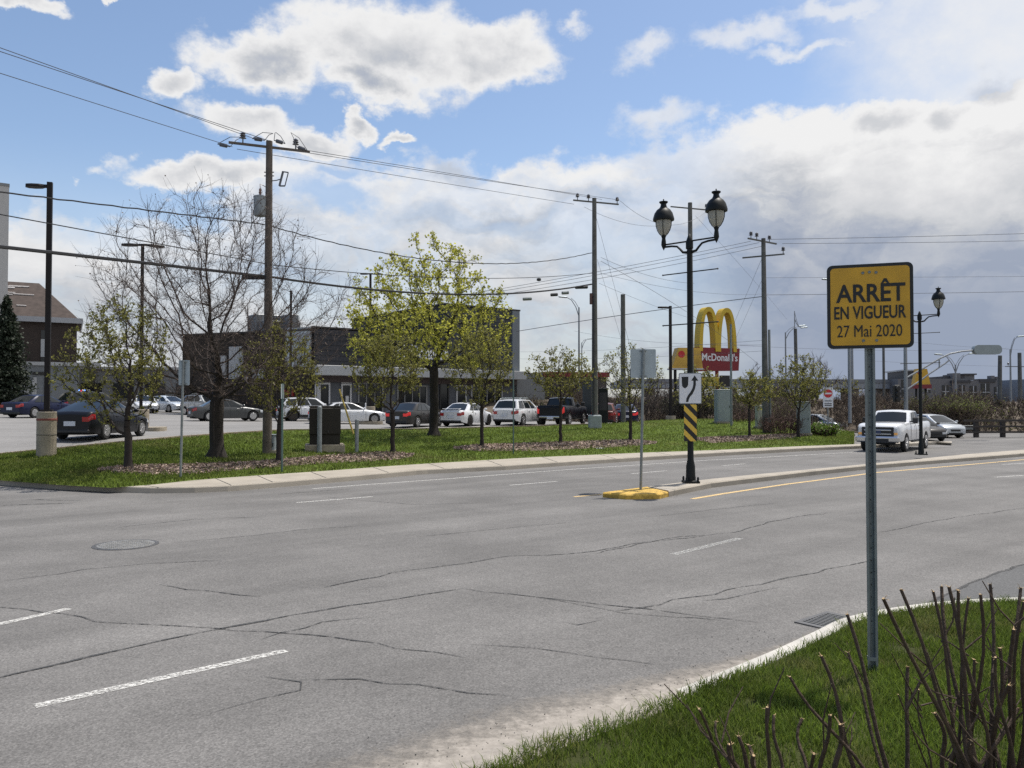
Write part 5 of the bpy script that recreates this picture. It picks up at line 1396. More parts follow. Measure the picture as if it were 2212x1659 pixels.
# lettering above the canopy
m = MB(); uc = (U(850) + U(960)) / 2; lettering(m, "McDonald's", uc, (ZF(745, 905) + ZF(777, 905)) / 2, U(960) - U(850), ZF(745, 905) - ZF(777, 905), -.56, .012, depth=.08); m.build("lettering", mat("letter_white", (.75, .76, .78), .4), shop)
# roof clutter
for x, w, h, lab in ((585, 3.2, 1.0, 0), (520, 2.4, 1.6, 0), (640, .9, 1.5, 0)):
    u = U(x); m = MB(); m.box((u * .25 + 1, 6 + (640 - x) * .02, zt0 + h / 2), (w, 2.0, h), bev=.05); m.build("rooftop_unit", M_ROOFM, shop)
m = MB(); m.box((LEN + 1.7, 6, 1.9), (3.4, 12, 3.9)); m.build("side_annex", mat("annex_grey", (.17, .18, .19), .8, var=.08), shop)

# brick apartment block far left
pb = at(70, 880, 84); pb.z = 1.2
ap = thing("apartment_block", "brown brick block with a brown hipped roof at the left", "building", pb, R(29)); k = 84 / 1736 * .88
M_BRICK = mat("dark_brick", (0.040, 0.029, 0.024), .9, var=.2, vscale=1.5)
zw = zat(692, 84) - 1.2; X0, X1 = (-420 - 70) * k, (164 - 70) * k; zg = zat(790, 84) - 1.2; zr = zat(608, 88) - 1.2
m = MB(); m.box(((X0 + X1) / 2, 6, zw / 2 - .4), (X1 - X0, 12, zw + .8)); m.build("wall", M_BRICK, ap)
m = MB(); e = .45; a = [(X0 - e, -e, zw), (X1 + e, -e, zw), (X1 + e, 12 + e, zw), (X0 - e, 12 + e, zw), (X0 + 3, 6, zr), (X1 - 3.7, 6, zr)]
m.add(a, [(0, 1, 5, 4), (1, 2, 5), (2, 3, 4, 5), (3, 0, 4), (3, 2, 1, 0)]); m.build("roof", mat("brown_shingle", (.066, .050, .043), .95, var=.3, vscale=2.2), ap)
m = MB(); m.box(((X0 + X1) / 2, -e - .05, zw + .1), (X1 - X0 + 2 * e + .2, .12, .55)); m.box((X1 + e + .05, 6, zw + .1), (.12, 12.9, .55)); m.build("fascia", mat("pale_fascia", (.33, .34, .36), .6), ap)
rg2 = random.Random(4); m = MB()
for i in range(15):
    f = rg2.uniform(.18, .92); h = zw + (zr - zw) * f; y = -e + (6 + e) * f - .03; x = rg2.uniform(-4.5, X1 - .6 - 5.0 * f); w = rg2.uniform(.4, 2.2)
    m = MB(); m.box((x, y, h + .05), (w, .10, .12), rx=math.atan2(zr - zw, 6 + e)); m.build("worn_patch", mat("bare_roof_felt", (.42, .40, .39), .9), ap)
for x, rows_ in ((93, ((725, 760, 1), (765, 835, 0), (860, 888, 1))), (44, ((725, 800, 0),)), (126, ()), (20, ((700, 760, 0),))):
    for y0, y1, dk in ((712, 731, 1), (731, 771, 0), (771, 788, 1), (788, 830, 0)) if x in (93,) else (((735, 765, 1), (775, 800, 1)) if x == 44 else ()):
        z1, z0 = zat(y0, 84) - 1.2, zat(y1, 84) - 1.2; m = MB(); m.box(((x - 70) * k, -.03, (z0 + z1) / 2), (14 * k, .10, z1 - z0 - .06)); m.build("window" if dk else "spandrel_panel", M_GLASS if dk else M_BAND, ap)
m = MB(); m.box(((60 - 70) * k, -1.6, zg / 2 - .3), ((170 - -50) * k, 3.2, zg + .6)); m.build("podium", mat("podium_grey", (.17, .185, .20), .8, var=.1), ap)
m = MB(); m.box(((100 - 70) * k, -3.3, zg + .1), ((250 - 20) * k, .4, .35)); m.build("podium_coping", M_BAND, ap)
for x in (60, 76, 100): m = MB(); m.box(((x - 70) * k, -3.25, (zg - 1) / 2), (9 * k, .12, zg - 1.6)); m.build("podium_panel", M_BAND, ap)
m = MB(); m.box(((85 - 70) * k, -3.26, zg - .9), (28 * k, .14, .3)); m.build("entrance_lintel", M_BLACK, ap)
# low wing behind the sapling
pw = at(230, 880, 92); pw.z = 1.2; low = thing("low_building", "low grey building behind the police car and left sapling", "building", pw, R(10)); k = 92 / 1736; hz = zat(797, 92) - 1.2
m = MB(); m.box((2, 5, hz / 2 - .3), (19, 10, hz + .6)); m.build("wall", mat("low_grey", (.16, .17, .18), .8, var=.1), low)
m = MB(); m.box((2, 4.95, hz + .1), (19.4, 10.4, .3)); m.build("coping", M_BAND, low)
for i in range(5): m = MB(); m.box((-5 + i * 3.4, -.03, hz * .5), (2.2, .1, 1.7)); m.build("window", M_GLASS, low)
# pale tower cut by the left edge
pt = at(13, 880, 60); pt.z = 1.2; tw = thing("tower_block", "pale rendered tower cut off by the left edge", "building", pt, R(34)); hz = zat(403, 60) - 1.2
m = MB(); m.box((-7, 5, hz / 2 - .5), (14, 10, hz + 1)); m.build("wall", mat("pale_render", (.44, .43, .42), .85, var=.06), tw)
m = MB(); m.box((-7, 5, hz + .1), (14.05, 10.1, .2)); m.build("coping", M_ROOFM, tw)
for i in range(5):
    for j in range(2): m = MB(); m.box((-3.5 - j * 4, -.02, 2.2 + i * 3), (1.6, .1, 1.5)); m.build("window", M_GLASS, tw)
# low service building with red trim
pr = at(1215, 880, 82); pr.z = 1.0; sv_ = thing("service_building", "low dark building with a red roof trim behind the third sapling", "building", pr, R(12)); k = 82 / 1736; hz = zat(812, 82) - 1.0
m = MB(); m.box((0, 4, hz / 2 - .4), (200 * k, 8, hz + .8)); m.build("wall", mat("taupe_wall", (.085, .075, .07), .85, var=.15), sv_)
m = MB(); m.box((30 * k, 3.9, hz + .15), (150 * k, 8.4, .5)); m.build("roof_trim", mat("red_trim", (.20, .02, .025), .5), sv_)
m = MB(); m.box((-55 * k, 3.9, hz + .1), (85 * k, 8.3, .35)); m.build("coping", M_ROOFM, sv_)
for i in range(4): m = MB(); m.box((-3.2 + i * 2.4, -.03, hz * .55), (1.5, .1, 1.3)); m.build("window", M_GLASS, sv_)
# clearance portal / menu board near the second pole
p = at(1303, 915, 52); t = thing("menu_board", "dark upright menu board just right of the second hydro pole", "menu board", p, R(-8)); h = hgt(p, 838)
m = MB(); m.box((0, 0, h / 2), (.62, .28, h), bev=.03); m.build("body", M_IRON, t); m = MB(); m.box((0, -.15, h * .62), (.48, .02, h * .5)); m.build("panel", mat("dark_panel", (.02, .02, .025), .2), t)
p = at(1268, 905, 56); t = thing("clearance_post", "dark square clearance post with a small lamp left of the second hydro pole", "post", p, R(10)); h = hgt(p, 815)
m = MB(); m.box((0, 0, h / 2), (.55, .4, h), bev=.02); m.build("body", mat("charcoal", (.035, .045, .05), .6), t); m = MB(); m.tube([(-.1, 0, h), (-.1, 0, h + .5), (.25, 0, h + .55)], .05, 6); m.build("lamp", M_IRON, t)

# overpass far right
po = at(1750, 880, 118); t = thing("overpass", "long grey overpass deck beyond the brush", "bridge", (po.x, po.y, 0), R(4)); k = 118 / 1736; z0, z1 = zat(840, 118), zat(826, 118)
m = MB(); m.box((-8, 0, (z0 + z1) / 2), (620 * k, 6, z1 - z0)); m.build("deck", mat("deck_concrete", (.30, .32, .35), .8, var=.1), t)
m = MB(); m.box((-8, -3.05, z1 + .12), (620 * k, .15, .5)); m.build("parapet", mat("parapet", (.20, .21, .23), .8), t)
for i in range(8): m = MB(); m.box((-24 + i * 6, 0, z0 / 2), (.8, 4, z0)); m.build("pier", M_CONC2, t)
# flat grey commercial block
pc = at(2050, 880, 112); t = thing("commercial_block", "flat-roofed grey commercial block with glazed bays behind the far lantern lamp", "building", (pc.x, pc.y, 0), R(-6)); k = 112 / 1736
Xc = lambda x: (x - 2050) * k
Zc = lambda y: zat(y, 112)
M_TAUPE = mat("taupe_panel", (.17, .165, .17), .8, var=.08); M_DK = mat("dark_cladding", (.06, .06, .065), .7)
def blk(x0, x1, y0, y1, dy, dep, nm, mt): m = MB(); m.box(((Xc(x0) + Xc(x1)) / 2, dep / 2 + dy, (Zc(y0) + Zc(y1)) / 2), (Xc(x1) - Xc(x0), dep, Zc(y0) - Zc(y1))); return m.build(nm, mt, t)
blk(1945, 2090, 818, 900, 0, 12, "wall", M_TAUPE); blk(2055, 2155, 822, 900, -.4, 11, "wall", M_TAUPE); blk(1958, 2000, 800, 818, .5, 6, "penthouse", M_DK); blk(2085, 2105, 810, 821, .3, 6, "penthouse", M_TAUPE)
blk(1955, 2003, 798, 801, .2, 7, "roof_cap", M_BAND); blk(2082, 2108, 807, 810, 0, 7, "roof_cap", M_DK); blk(2060, 2075, 806, 824, .1, 2, "stair_tower", M_TAUPE); blk(2048, 2066, 812, 826, 1, 6, "penthouse", M_DK)
blk(2053, 2092, 822, 827, -.55, 2, "roof_edge", M_DK); blk(2110, 2142, 819, 826, -.6, 2, "roof_edge", M_DK); blk(2135, 2142, 812, 824, -.3, 1.2, "chimney", M_TAUPE); blk(2146, 2152, 814, 826, -.3, 1.2, "chimney", M_TAUPE)
for x0, x1, y0, y1, mu in ((1952, 1965, 820, 860, 1), (2000, 2012, 833, 848, 1), (2036, 2050, 832, 860, 1), (2068, 2080, 832, 862, 1), (2113, 2130, 829, 866, 2), (2090, 2104, 834, 862, 1), (2140, 2150, 836, 862, 1)):
    dy = -.5 if x0 >= 2055 else -.06; wd = blk(x0, x1, y0, y1, dy, .12, "window", M_GLASS); m = MB()
    m.box(((Xc(x0) + Xc(x1)) / 2, dy - .03, (Zc(y0) + Zc(y1)) / 2), (.09, .05, Zc(y0) - Zc(y1))); m.box(((Xc(x0) + Xc(x1)) / 2, dy - .04, (Zc(y0) + Zc(y1)) / 2), (Xc(x1) - Xc(x0), .05, .09)); m.build("mullion", M_FRAME, wd)
pc2 = at(2215, 880, 108); t = thing("grey_building", "pale grey building cut off by the right edge", "building", (pc2.x, pc2.y, 0), R(-4)); k = 108 / 1736; z1 = zat(819, 108)
m = MB(); m.box((3, 5, z1 / 2), (90 * k, 10, z1)); m.build("wall", mat("blue_grey_wall", (.24, .27, .31), .7, var=.05), t); m = MB(); m.box((2, -.1, zat(853, 108)), (3.2, .3, 1.9)); m.build("shop_window", M_GLASS, t); m = MB(); m.box((2, -.4, zat(838, 108)), (4, .9, .5)); m.build("awning", M_BAND, t)

# ================================================================== ROADSIDE SIGNS OF THE RESTAURANTS
M_MY = mat("arch_yellow", (0.56, 0.38, 0.015), .45); M_MR = mat("panel_red", (0.20, 0.006, 0.014), .5); M_MW = mat("letter_white", (.75, .76, .78), .4)
Ya = 74.0; k = Ya / 1736; p = at(1549, 900, Ya); p.z = .9
t = thing("arches_sign", "tall yellow double-arch sign on a red lettered panel by the third hydro pole", "sign", p, R(24)); cr_ = math.cos(R(24))
zz = lambda y: zat(y, Ya) - p.z
z_b, z_t, za = zz(803), zz(752), zz(665); W = 103 * k / cr_
m = MB(); m.prism([(-W * .485, z_b), (W * .47, z_b + .12), (W * .5, z_t), (-W * .5, z_t)], -.32, .32); m.build("panel", M_MR, t)
m = MB(); lettering(m, "McDonald's", .10, zz(772), W * .84, zz(764) - zz(780.5), -.335, .016, depth=.03); m.build("lettering", M_MW, t)
def arch(xc, a, ai, d):
    h = za - z_t + .35; hi = h - .42; n = 26; O, I = [], []
    for i in range(n + 1):
        th_ = math.pi * i / n; c, s = math.cos(th_), max(0.0, math.sin(th_))
        O.append((xc + a * math.copysign(abs(c) ** .8, c), z_t - .35 + h * s ** .95)); I.append((xc + ai * math.copysign(abs(c) ** .8, c), z_t - .35 + hi * s ** .95))
    m = MB()
    for i in range(n):
        q = [O[i], O[i + 1], I[i + 1], I[i]]; vs = [Vector((x, y, z)) for y in (-d, d) for x, z in q]
        m.add(vs, [(0, 1, 2, 3), (7, 6, 5, 4), (0, 4, 5, 1), (3, 2, 6, 7)])
    m.build("arch", M_MY, t, fix=False)
aw = 47 * k / cr_ / 2
arch(-.12 - aw * .93, aw, aw - .38, .405); arch(-.12 + aw * .93, aw, aw - .38, .41)
m = MB(); m.tube([(0, 0, -.5), (0, 0, z_b + .05)], .17, 10); m.build("post", mat("post_red", (.30, .03, .04), .5), t)
# small boards at its foot
p2 = at(1535, 900, 73); p2.z = .9; t = thing("reader_board", "low yellow and dark reader board under the arches sign", "sign", p2, R(16)); zz2 = lambda y: zat(y, 73) - .9; k2_ = 73 / 1736
m = MB(); m.box((-.1, 0, (zz2(814) + zz2(834)) / 2), (42 * k2_, .3, zz2(814) - zz2(834))); m.build("board", mat("board_yellow", (.50, .36, .02), .5), t)
m = MB(); m.box((.78 + 20 * k2_ * .5 + .25, 0, (zz2(812) + zz2(834)) / 2), (21 * k2_, .34, zz2(812) - zz2(834) + .1)); m.build("screen", M_BLACK, t)
for s in (-.7, .9): m = MB(); m.tube([(s, 0, -.4), (s, 0, zz2(833))], .09, 8); m.build("post", M_IRON, t)
# play area board: yellow mansard with red discs
p3 = at(1480, 900, 70); p3.z = .9; t = thing("mansard_board", "yellow mansard-shaped board with two red discs left of the lantern lamp", "sign", p3, R(8)); k3 = 70 / 1736; zz3 = lambda y: zat(y, 70) - .9
m = MB(); P_ = [(-33 * k3, zz3(796)), (36 * k3, zz3(796)), (30 * k3, zz3(752)), (-19 * k3, zz3(752))]; m.prism(P_, -.5, .5); m.build("board", mat("mansard_yellow", (.55, .33, .05), .55, var=.35, vscale=.9), t)
m = MB(); m.box((1 * k3, 0, zz3(797.5)), (72 * k3, 1.15, .12)); m.build("trim", M_FRAME, t)
for s in (-12, 8): m = MB(); m.lathe([(0, -.50), (.30, -.52), (.30, -.505)], (s * k3, 0, zz3(766)), 14, axis='Y'); m.build("disc", M_RED, t)
for s in (-22, 22): m = MB(); m.tube([(s * k3, 0, -.4), (s * k3, 0, zz3(796))], .13, 8); m.build("post", M_IRON, t)
# second mansard sign on the right
p4 = at(1990, 900, 84); p4.z = .5; t = thing("tapered_sign", "yellow tapered sign with red base strip behind the far lantern lamp", "sign", p4, R(-3)); k4 = 84 / 1736; zz4 = lambda y: zat(y, 84) - .5
m = MB(); m.prism([(-17.5 * k4, zz4(832)), (17.5 * k4, zz4(832)), (10.5 * k4, zz4(797)), (-10.5 * k4, zz4(797))], -.35, .35); m.build("board", mat("tapered_yellow", (.62, .36, .03), .5, var=.15, vscale=1.2), t)
m = MB(); m.box((0, 0, zz4(835)), (38 * k4, .8, .42)); m.build("base_strip", mat("base_maroon", (.20, .02, .03), .5), t)
m = MB(); m.lathe([(0, -.36), (.22, -.38), (.22, -.365)], (-5 * k4, 0, zz4(805)), 12, axis='Y'); m.build("disc", M_RED, t)
for s in (-10, 10): m = MB(); m.tube([(s * k4, 0, -.4), (s * k4, 0, zz4(837))], .11, 8); m.build("post", M_IRON, t)
# ================================================================== VEHICLES
M_TYRE = mat("tyre_rubber", (0.018, 0.018, 0.018), .85)
M_RIM = mat("alloy_rim", (0.50, 0.50, 0.51), .3, .8)
M_RIMD = mat("dark_rim", (0.05, 0.045, 0.04), .35, .6)
M_UNDER = mat("underbody", (0.010, 0.010, 0.010), .9)
M_CARGL = mat("car_glass", (0.008, 0.011, 0.012), .04, spec=.6)
M_HEADL = mat("headlight_lens", (0.60, 0.62, 0.64), .08, .2, coat=1)
M_TAILL = mat("taillight_lens", (0.36, 0.010, 0.012), .12, coat=.8)
M_TAILON = mat("lit_taillight", (0.62, 0.03, 0.03), .2, emit=.35)
M_AMBER = mat("amber_lens", (0.60, 0.30, 0.08), .15, coat=.6, emit=.25)
M_CHROME = mat("chrome", (0.62, 0.63, 0.64), .12, 1.0)
M_PLATE = mat("licence_plate", (0.55, 0.58, 0.64), .5)
M_TRIM = mat("black_trim", (0.015, 0.015, 0.016), .5)
def paint(name, c, r=.32, metal=.0): return mat("paint_" + name, c, r, metal, coat=.9 if c[0] > .3 else .14, spec=.5 if c[0] > .3 else .25)
P_BLACK = paint("black", (.008, .009, .013)); P_NAVY = paint("navy", (.008, .012, .040)); P_GREY = paint("graphite", (.045, .043, .042), .3, .3); P_GREY2 = paint("mid_grey", (.075, .078, .08), .3, .3)
P_WHITE = paint("white", (.66, .67, .69)); P_SILVER = paint("silver", (.42, .45, .48), .25, .5); P_RED = paint("red", (.11, .028, .026)); P_PALE = paint("pale_blue_white", (.55, .60, .66))

PROF = {  # fractions of length from the tail: wheels; lower-body top line; cabin (rear base, rear roof, front roof, screen base); heights as fraction of H
    'sedan': dict(wr=.215, wf=.815, top=[(0, .60), (.02, .66), (.17, .665), (.30, .655), (.70, .635), (.72, .63), (.90, .555), (.975, .48), (1, .40)], cab=(.125, .30, .54, .735), belt=.645, cg=.13, th=[(0, .30), (1, .26)]),
    'coupe': dict(wr=.20, wf=.815, top=[(0, .62), (.02, .70), (.13, .71), (.30, .67), (.70, .63), (.72, .625), (.90, .55), (.975, .47), (1, .40)], cab=(.075, .30, .52, .74), belt=.655, cg=.13, th=[(0, .30), (1, .26)]),
    'hatch': dict(wr=.17, wf=.80, top=[(0, .58), (.02, .63), (.08, .65), (.30, .645), (.70, .62), (.76, .61), (.90, .555), (.97, .48), (1, .40)], cab=(.02, .12, .54, .80), belt=.63, cg=.12, th=[(0, .3), (1, .26)]),
    'suv': dict(wr=.19, wf=.80, top=[(0, .58), (.02, .62), (.08, .635), (.30, .635), (.68, .62), (.72, .615), (.90, .56), (.975, .50), (1, .42)], cab=(.02, .11, .56, .73), belt=.63, cg=.14, th=[(0, .3), (1, .28)]),
    'pickup': dict(wr=.205, wf=.815, top=[(0, .62), (.005, .70), (.36, .70), (.37, .68), (.66, .67), (.70, .705), (.90, .685), (.97, .66), (.992, .62), (1, .585)], cab=(.365, .385, .59, .69), belt=.68, cg=.24, th=[(0, .32), (1, .30)]),
}
def car(name, label, cat, kind, L, W, H, pm, pos, head, rim=M_RIM, wr=.33, tail=M_TAILL, plate=M_PLATE, front_lamp=M_HEADL, trim=False, extras=(), group=None):
    pr = PROF[kind]; t = thing(name, label, cat, pos, head, group)
    xr, xf = pr['wr'] * L, pr['wf'] * L; cg = pr['cg'] * H; ra = wr * 1.14; hw = W / 2; off = -L / 2
    top = [(f * L, h * H) for f, h in pr['top']]
    st = set(np.round(np.linspace(0, L, 25), 3)) | {.04, L - .04, .12, L - .12}
    for xc in (xr, xf):
        st |= {round(xc + ra * math.cos(a), 3) for a in np.linspace(0, math.pi, 11)} | {round(xc - ra - .012, 3), round(xc + ra + .012, 3)}
    st = sorted(x for x in st if 0 <= x <= L)
    truck = kind == 'pickup'
    def plan(x):
        f = abs(2 * x / L - 1); return 1 - (.05 if truck else .13) * f ** (10 if truck else 5) - (.10 if truck else .12) * max(0, f - .93) / .07
    def sect(x):
        zt = interp(top, x); w = hw * plan(x); f = abs(2 * x / L - 1); zb = cg + (.10 * max(0, f - .8) / .2 if not truck else .04)
        arch = 0
        for xc in (xr, xf):
            if abs(x - xc) < ra: arch = max(arch, wr + math.sqrt(max(0, ra * ra - (x - xc) ** 2)))
        lo = max(zb, arch); zm = lerp(cg, zt, .52)
        Z = [lo, max(lo + .012, cg + .10), max(lo + .03, zm), max(lo + .05, zt - .16 * (zt - cg)), zt - .03, zt, zt + (.025 if not truck else .01)]
        for i in range(1, 4): Z[i] = min(Z[i], zt - .05 + .005 * i)
        Z[0] = min(Z[0], Z[1] - .004)
        Y = [.955, .985, 1.0, .985, .93, .84, 0.0]
        return [(x + off, w * y, z) for y, z in zip(Y, Z)]
    m = MB(); S = [sect(x) for x in st]; rows = [[(x, -y, z) for x, y, z in s] + [(x, y, z) for x, y, z in reversed(s[:-1])] for s in S]
    m.grid(rows); n = len(rows[0])
    m.add(rows[0], [tuple(range(n))]); m.add(rows[-1], [tuple(reversed(range(n)))])
    body = m.build("body", pm, t, True)
    m = MB(); m.box((off + L / 2, 0, cg + .16), (L * .93, W * .70, .34)); m.box((off + (xr + xf) / 2, 0, cg + .05), (xf - xr - 2 * ra, W * .9, .10)); m.build("underbody", M_UNDER, t)
    # cabin shell
    c0, c1, c2, c3 = [f * L + off for f in pr['cab']]; zb = pr['belt'] * H - .02; wb, wt = hw * (.925 if not truck else .95), hw * (.70 if not truck else .80)
    def zroof(u): return H - .05 - .10 * H * .35 * (2 * u - 1) ** 2
    def zbelt(u): return max(zb, interp(top, lerp(c0, c3, u) - off) - .03)
    def SS(u, v, o=0.0, s=1):                       # side surface, v: belt 0 .. roof 1
        x = lerp(lerp(c0, c3, u), lerp(c1, c2, u), v); z = lerp(zbelt(u), zroof(u), v); y = lerp(wb, wt, v ** 1.25) - (.05 * max(0, abs(2 * u - 1) - .7) / .3)
        return Vector((x, s * (y + o), z + o * .3))
    m = MB(); nu, nv = 16, 6
    for s in (-1, 1): m.grid([[SS(i / nu, j / nv, 0, s) for j in range(nv + 1)] for i in range(nu + 1)])
    rows = []
    for i in range(nu + 1):
        a, b = SS(i / nu, 1, 0, -1), SS(i / nu, 1, 0, 1); rows.append([a.lerp(b, k / 8) + Vector((0, 0, .05 * (1 - (2 * k / 8 - 1) ** 2))) for k in range(9)])
    m.grid(rows); rows_roof = rows
    def endp(u, v, w, o=0.0):                       # front or rear screen surface
        a, b = SS(u, v, 0, -1), SS(u, v, 0, 1); p = a.lerp(b, w); bul = (1 - (2 * w - 1) ** 2)
        p.x += (1 if u > .5 else -1) * (.05 * bul * (1 - v * .5) + o * .6); p.z += .05 * bul * v + o * .6; return p
    for u in (0, 1): m.grid([[endp(u, j / nv, k / 8) for k in range(9)] for j in range(nv + 1)])
    m.build("cabin", pm, t, True)
    for u, nm in ((1, "windscreen"), (0, "rear_window")):
        v0, v1 = (.06, .93) if not (u == 0 and kind in ('hatch', 'suv')) else (.12, .88)
        if truck and u == 0: v0, v1 = .15, .85
        m = MB(); m.grid([[endp(u, lerp(v0, v1, j / 5), lerp(.07, .93, k / 8), .012) for k in range(9)] for j in range(6)]); m.build(nm, M_CARGL, t, True)
    spans = {'sedan': ((.13, .31), (.335, .60), (.63, .92)), 'coupe': ((.13, .36), (.40, .62), (.65, .92)), 'hatch': ((.10, .30), (.33, .60), (.63, .90)), 'suv': ((.07, .30), (.33, .61), (.64, .91)), 'pickup': ((.08, .45), (.52, .90))}[kind]
    for s in (-1, 1):
        for a, b in spans:
            m = MB(); m.grid([[SS(lerp(a + (.10 if a == spans[0][0] and kind in ('sedan', 'coupe') else 0) * (1 - j / 4) * 0, b, i / 6), lerp(.10, .90, j / 4), .010, s) for j in range(5)] for i in range(7)]); m.build("side_window", M_CARGL, t, True)
    # wheels
    for x in (xr, xf):
        for s in (-1, 1):
            y = s * (hw - .115); m = MB(); r = wr
            m.lathe([(r * .62, -.10), (r * .93, -.105), (r, -.07), (r, .07), (r * .93, .105), (r * .62, .10)], (x + off, y, r), 22, axis='Y'); wl = m.build("wheel", M_TYRE, t, True)
            m = MB(); yo = y + s * .085
            m.lathe([(r * .66, -.012), (r * .66, .012), (r * .58, .014 * s)], (x + off, yo + s * .012, r), 22, axis='Y')
            m.build("rim", rim, wl)
            m = MB(); m.lathe([(r * .585, -.012), (r * .585, .004)], (x + off, yo + s * .012, r), 18, axis='Y'); m.build("brake_disc", M_UNDER, wl)
            m = MB()
            for k in range(7):
                a = 2 * math.pi * k / 7 + .3; m.box((x + off + math.cos(a) * r * .32, yo + s * .022, r + math.sin(a) * r * .32), (r * .62, .02, r * .14), ry=-a)
            m.lathe([(r * .14, -.014), (r * .12, .014)], (x + off, yo + s * .024, r), 10, axis='Y'); m.build("spokes", rim, wl)
    # lamps follow the corners of the body
    def corner(x0, x1, f0, f1, s, nm, mt, o=.012):
        m = MB(); rows = []
        for i in range(6):
            x = lerp(x0, x1, i / 5); w = hw * plan(x) + o; zt = interp(top, x); zl = lerp(cg, zt, f0); zh = min(lerp(cg, zt, f1), zt - .02); rows.append([Vector((x + off, s * w * y, lerp(zl, zh, j / 3))) for j, y in enumerate((.995, 1.0, .995, .975))])
        m.grid(rows)
        e = rows[0] if x0 < L / 2 and x0 <= x1 else rows[-1]
        dx = -o if x0 < L / 2 else o; inn = [Vector((p.x + dx, p.y * (.66 if not truck else .86), p.z)) for p in e]; ee = [Vector((p.x + dx, p.y, p.z)) for p in e]
        m.grid([ee, inn]); m.grid([e, ee]); return m.build(nm, mt, t)
    for s in (-1, 1):
        if truck:
            corner(0.0, .10, .48, .90, s, "tail_light", tail); hd = corner(L - .10, L, .46, .93, s, "headlight", M_HEADL if front_lamp is M_AMBER else front_lamp)
            if front_lamp is M_AMBER:
                q_ = MB(); q_.box((off + L + .005, s * hw * .79, lerp(cg, interp(top, L), .58)), (.05, .16, .12), bev=.02); q_.build("turn_signal", M_AMBER, hd)
        else:
            corner(0.0, .20, .66, .90, s, "tail_light", tail); corner(L - .38, L - .0, .62, .93, s, "headlight", front_lamp)
    # plates, bumpers, grille, mirrors, handles
    zt0 = interp(top, .0)
    m = MB(); m.box((off - .022, 0, lerp(cg, zt0, .56 if not truck else .10)), (.02, .42, .17)); m.build("licence_plate", plate, t)
    m = MB(); m.box((off + .03, 0, cg + .12), (.12, W * .78, .13), bev=.03); m.build("rear_bumper", M_CHROME if truck else M_TRIM, t)
    zf = interp(top, L)
    m = MB()
    if truck:
        z0, z1 = lerp(cg, zf, .30), zf + .03
        m.box((off + L + .012, 0, (z0 + z1) / 2), (.06, W * .70, z1 - z0), bev=.015); gr = m.build("grille", M_TRIM, t)
        for f in (.34, .70): m = MB(); m.box((off + L + .05, 0, lerp(z0, z1, f)), (.05, W * .60, .05), bev=.015); m.build("grille_bar", M_CHROME, gr)
        m = MB(); m.box((off + L + .055, 0, lerp(z0, z1, .52)), (.03, .30, .12), bev=.05); m.build("badge", mat("badge_blue", (.03, .05, .12), .3), gr)
        m = MB(); m.box((off + L + .07, 0, lerp(cg, zf, .19)), (.22, W * .97, .28), bev=.06); bp_ = m.build("front_bumper", M_CHROME, t)
        m = MB(); m.box((off + L + .185, 0, lerp(cg, zf, .15)), (.02, W * .52, .13)); m.build("air_intake", M_TRIM, bp_)
        m = MB(); m.box((off + L - .1, 0, cg - .02), (.3, W * .72, .18)); m.build("air_dam", M_UNDER, t)
        m = MB(); m.box((off + pr['cab'][0] * L / 2 + .02, 0, interp(top, .5) + .012), (pr['cab'][0] * L - .22, W * .74, .016)); m.build("bed_cover", M_TRIM, t)
        for s in (-1, 1): m = MB(); m.box((off + L * .53, s * hw * .98, cg - .02), (L * .27, .12, .05)); m.tube([(off + L * .5, s * hw * .5, cg - .02), (off + L * .5, s * hw * .98, cg - .02)], .025, 6); m.build("running_board", M_TRIM, t)
    else:
        m.box((off + L - .005, 0, lerp(cg, zf, .72)), (.05, W * .38, .13), bev=.02); m.build("grille", M_TRIM, t)
        m = MB(); m.box((off + L - .01, 0, cg + .12), (.05, W * .55, .12), bev=.02); m.build("air_intake", M_TRIM, t)
    for s in (-1, 1):
        q = SS(.93, .10, 0, s); m = MB(); m.box((q.x + .02, q.y + s * (.13 if not truck else .22), q.z + (.06 if not truck else .10)), ((.10, .20, .13) if not truck else (.12, .24, .28)), bev=.04); m.box((q.x + .02, q.y + s * .05, q.z + .03), (.05, .16, .05)); m.build("mirror", pm if not truck else M_TRIM, t)
        for f in ((.37, .60) if not truck else (.46, .58)):
            x = f * L; m = MB(); m.box((x + off, s * (hw * plan(x) * .99 + .01), interp(top, x) - .13), (.17, .035, .03), bev=.01); m.build("door_handle", M_CHROME if truck else pm, t)
        if trim:
            m = MB(); m.box((off + (xr + xf) / 2, s * (hw + .003), cg + .12), (xf - xr - 2 * ra - .05, .03, .2), bev=.012); m.build("sill_trim", M_TRIM, t)
            for xc in (xr, xf):
                m = MB(); pts = [(xc + off + (ra + .035) * math.cos(a), s * (hw * plan(xc) + .006), wr + (ra + .035) * math.sin(a)) for a in np.linspace(-.15, math.pi + .15, 15)]; m.tube(pts, .045, 6); m.build("arch_trim", M_TRIM, t)
    # door seams
    if kind != 'pickup' or True:
        for s in (-1, 1):
            for f in ((.31, .49, .70) if not truck else (.38, .535, .69)):
                x = f * L; m = MB(); sec = sect(x); pts = [(p[0], s * (p[1] + .004), p[2]) for p in sec[1:5]]; m.tube(pts, .006, 4); m.build("door_seam", M_TRIM, t)
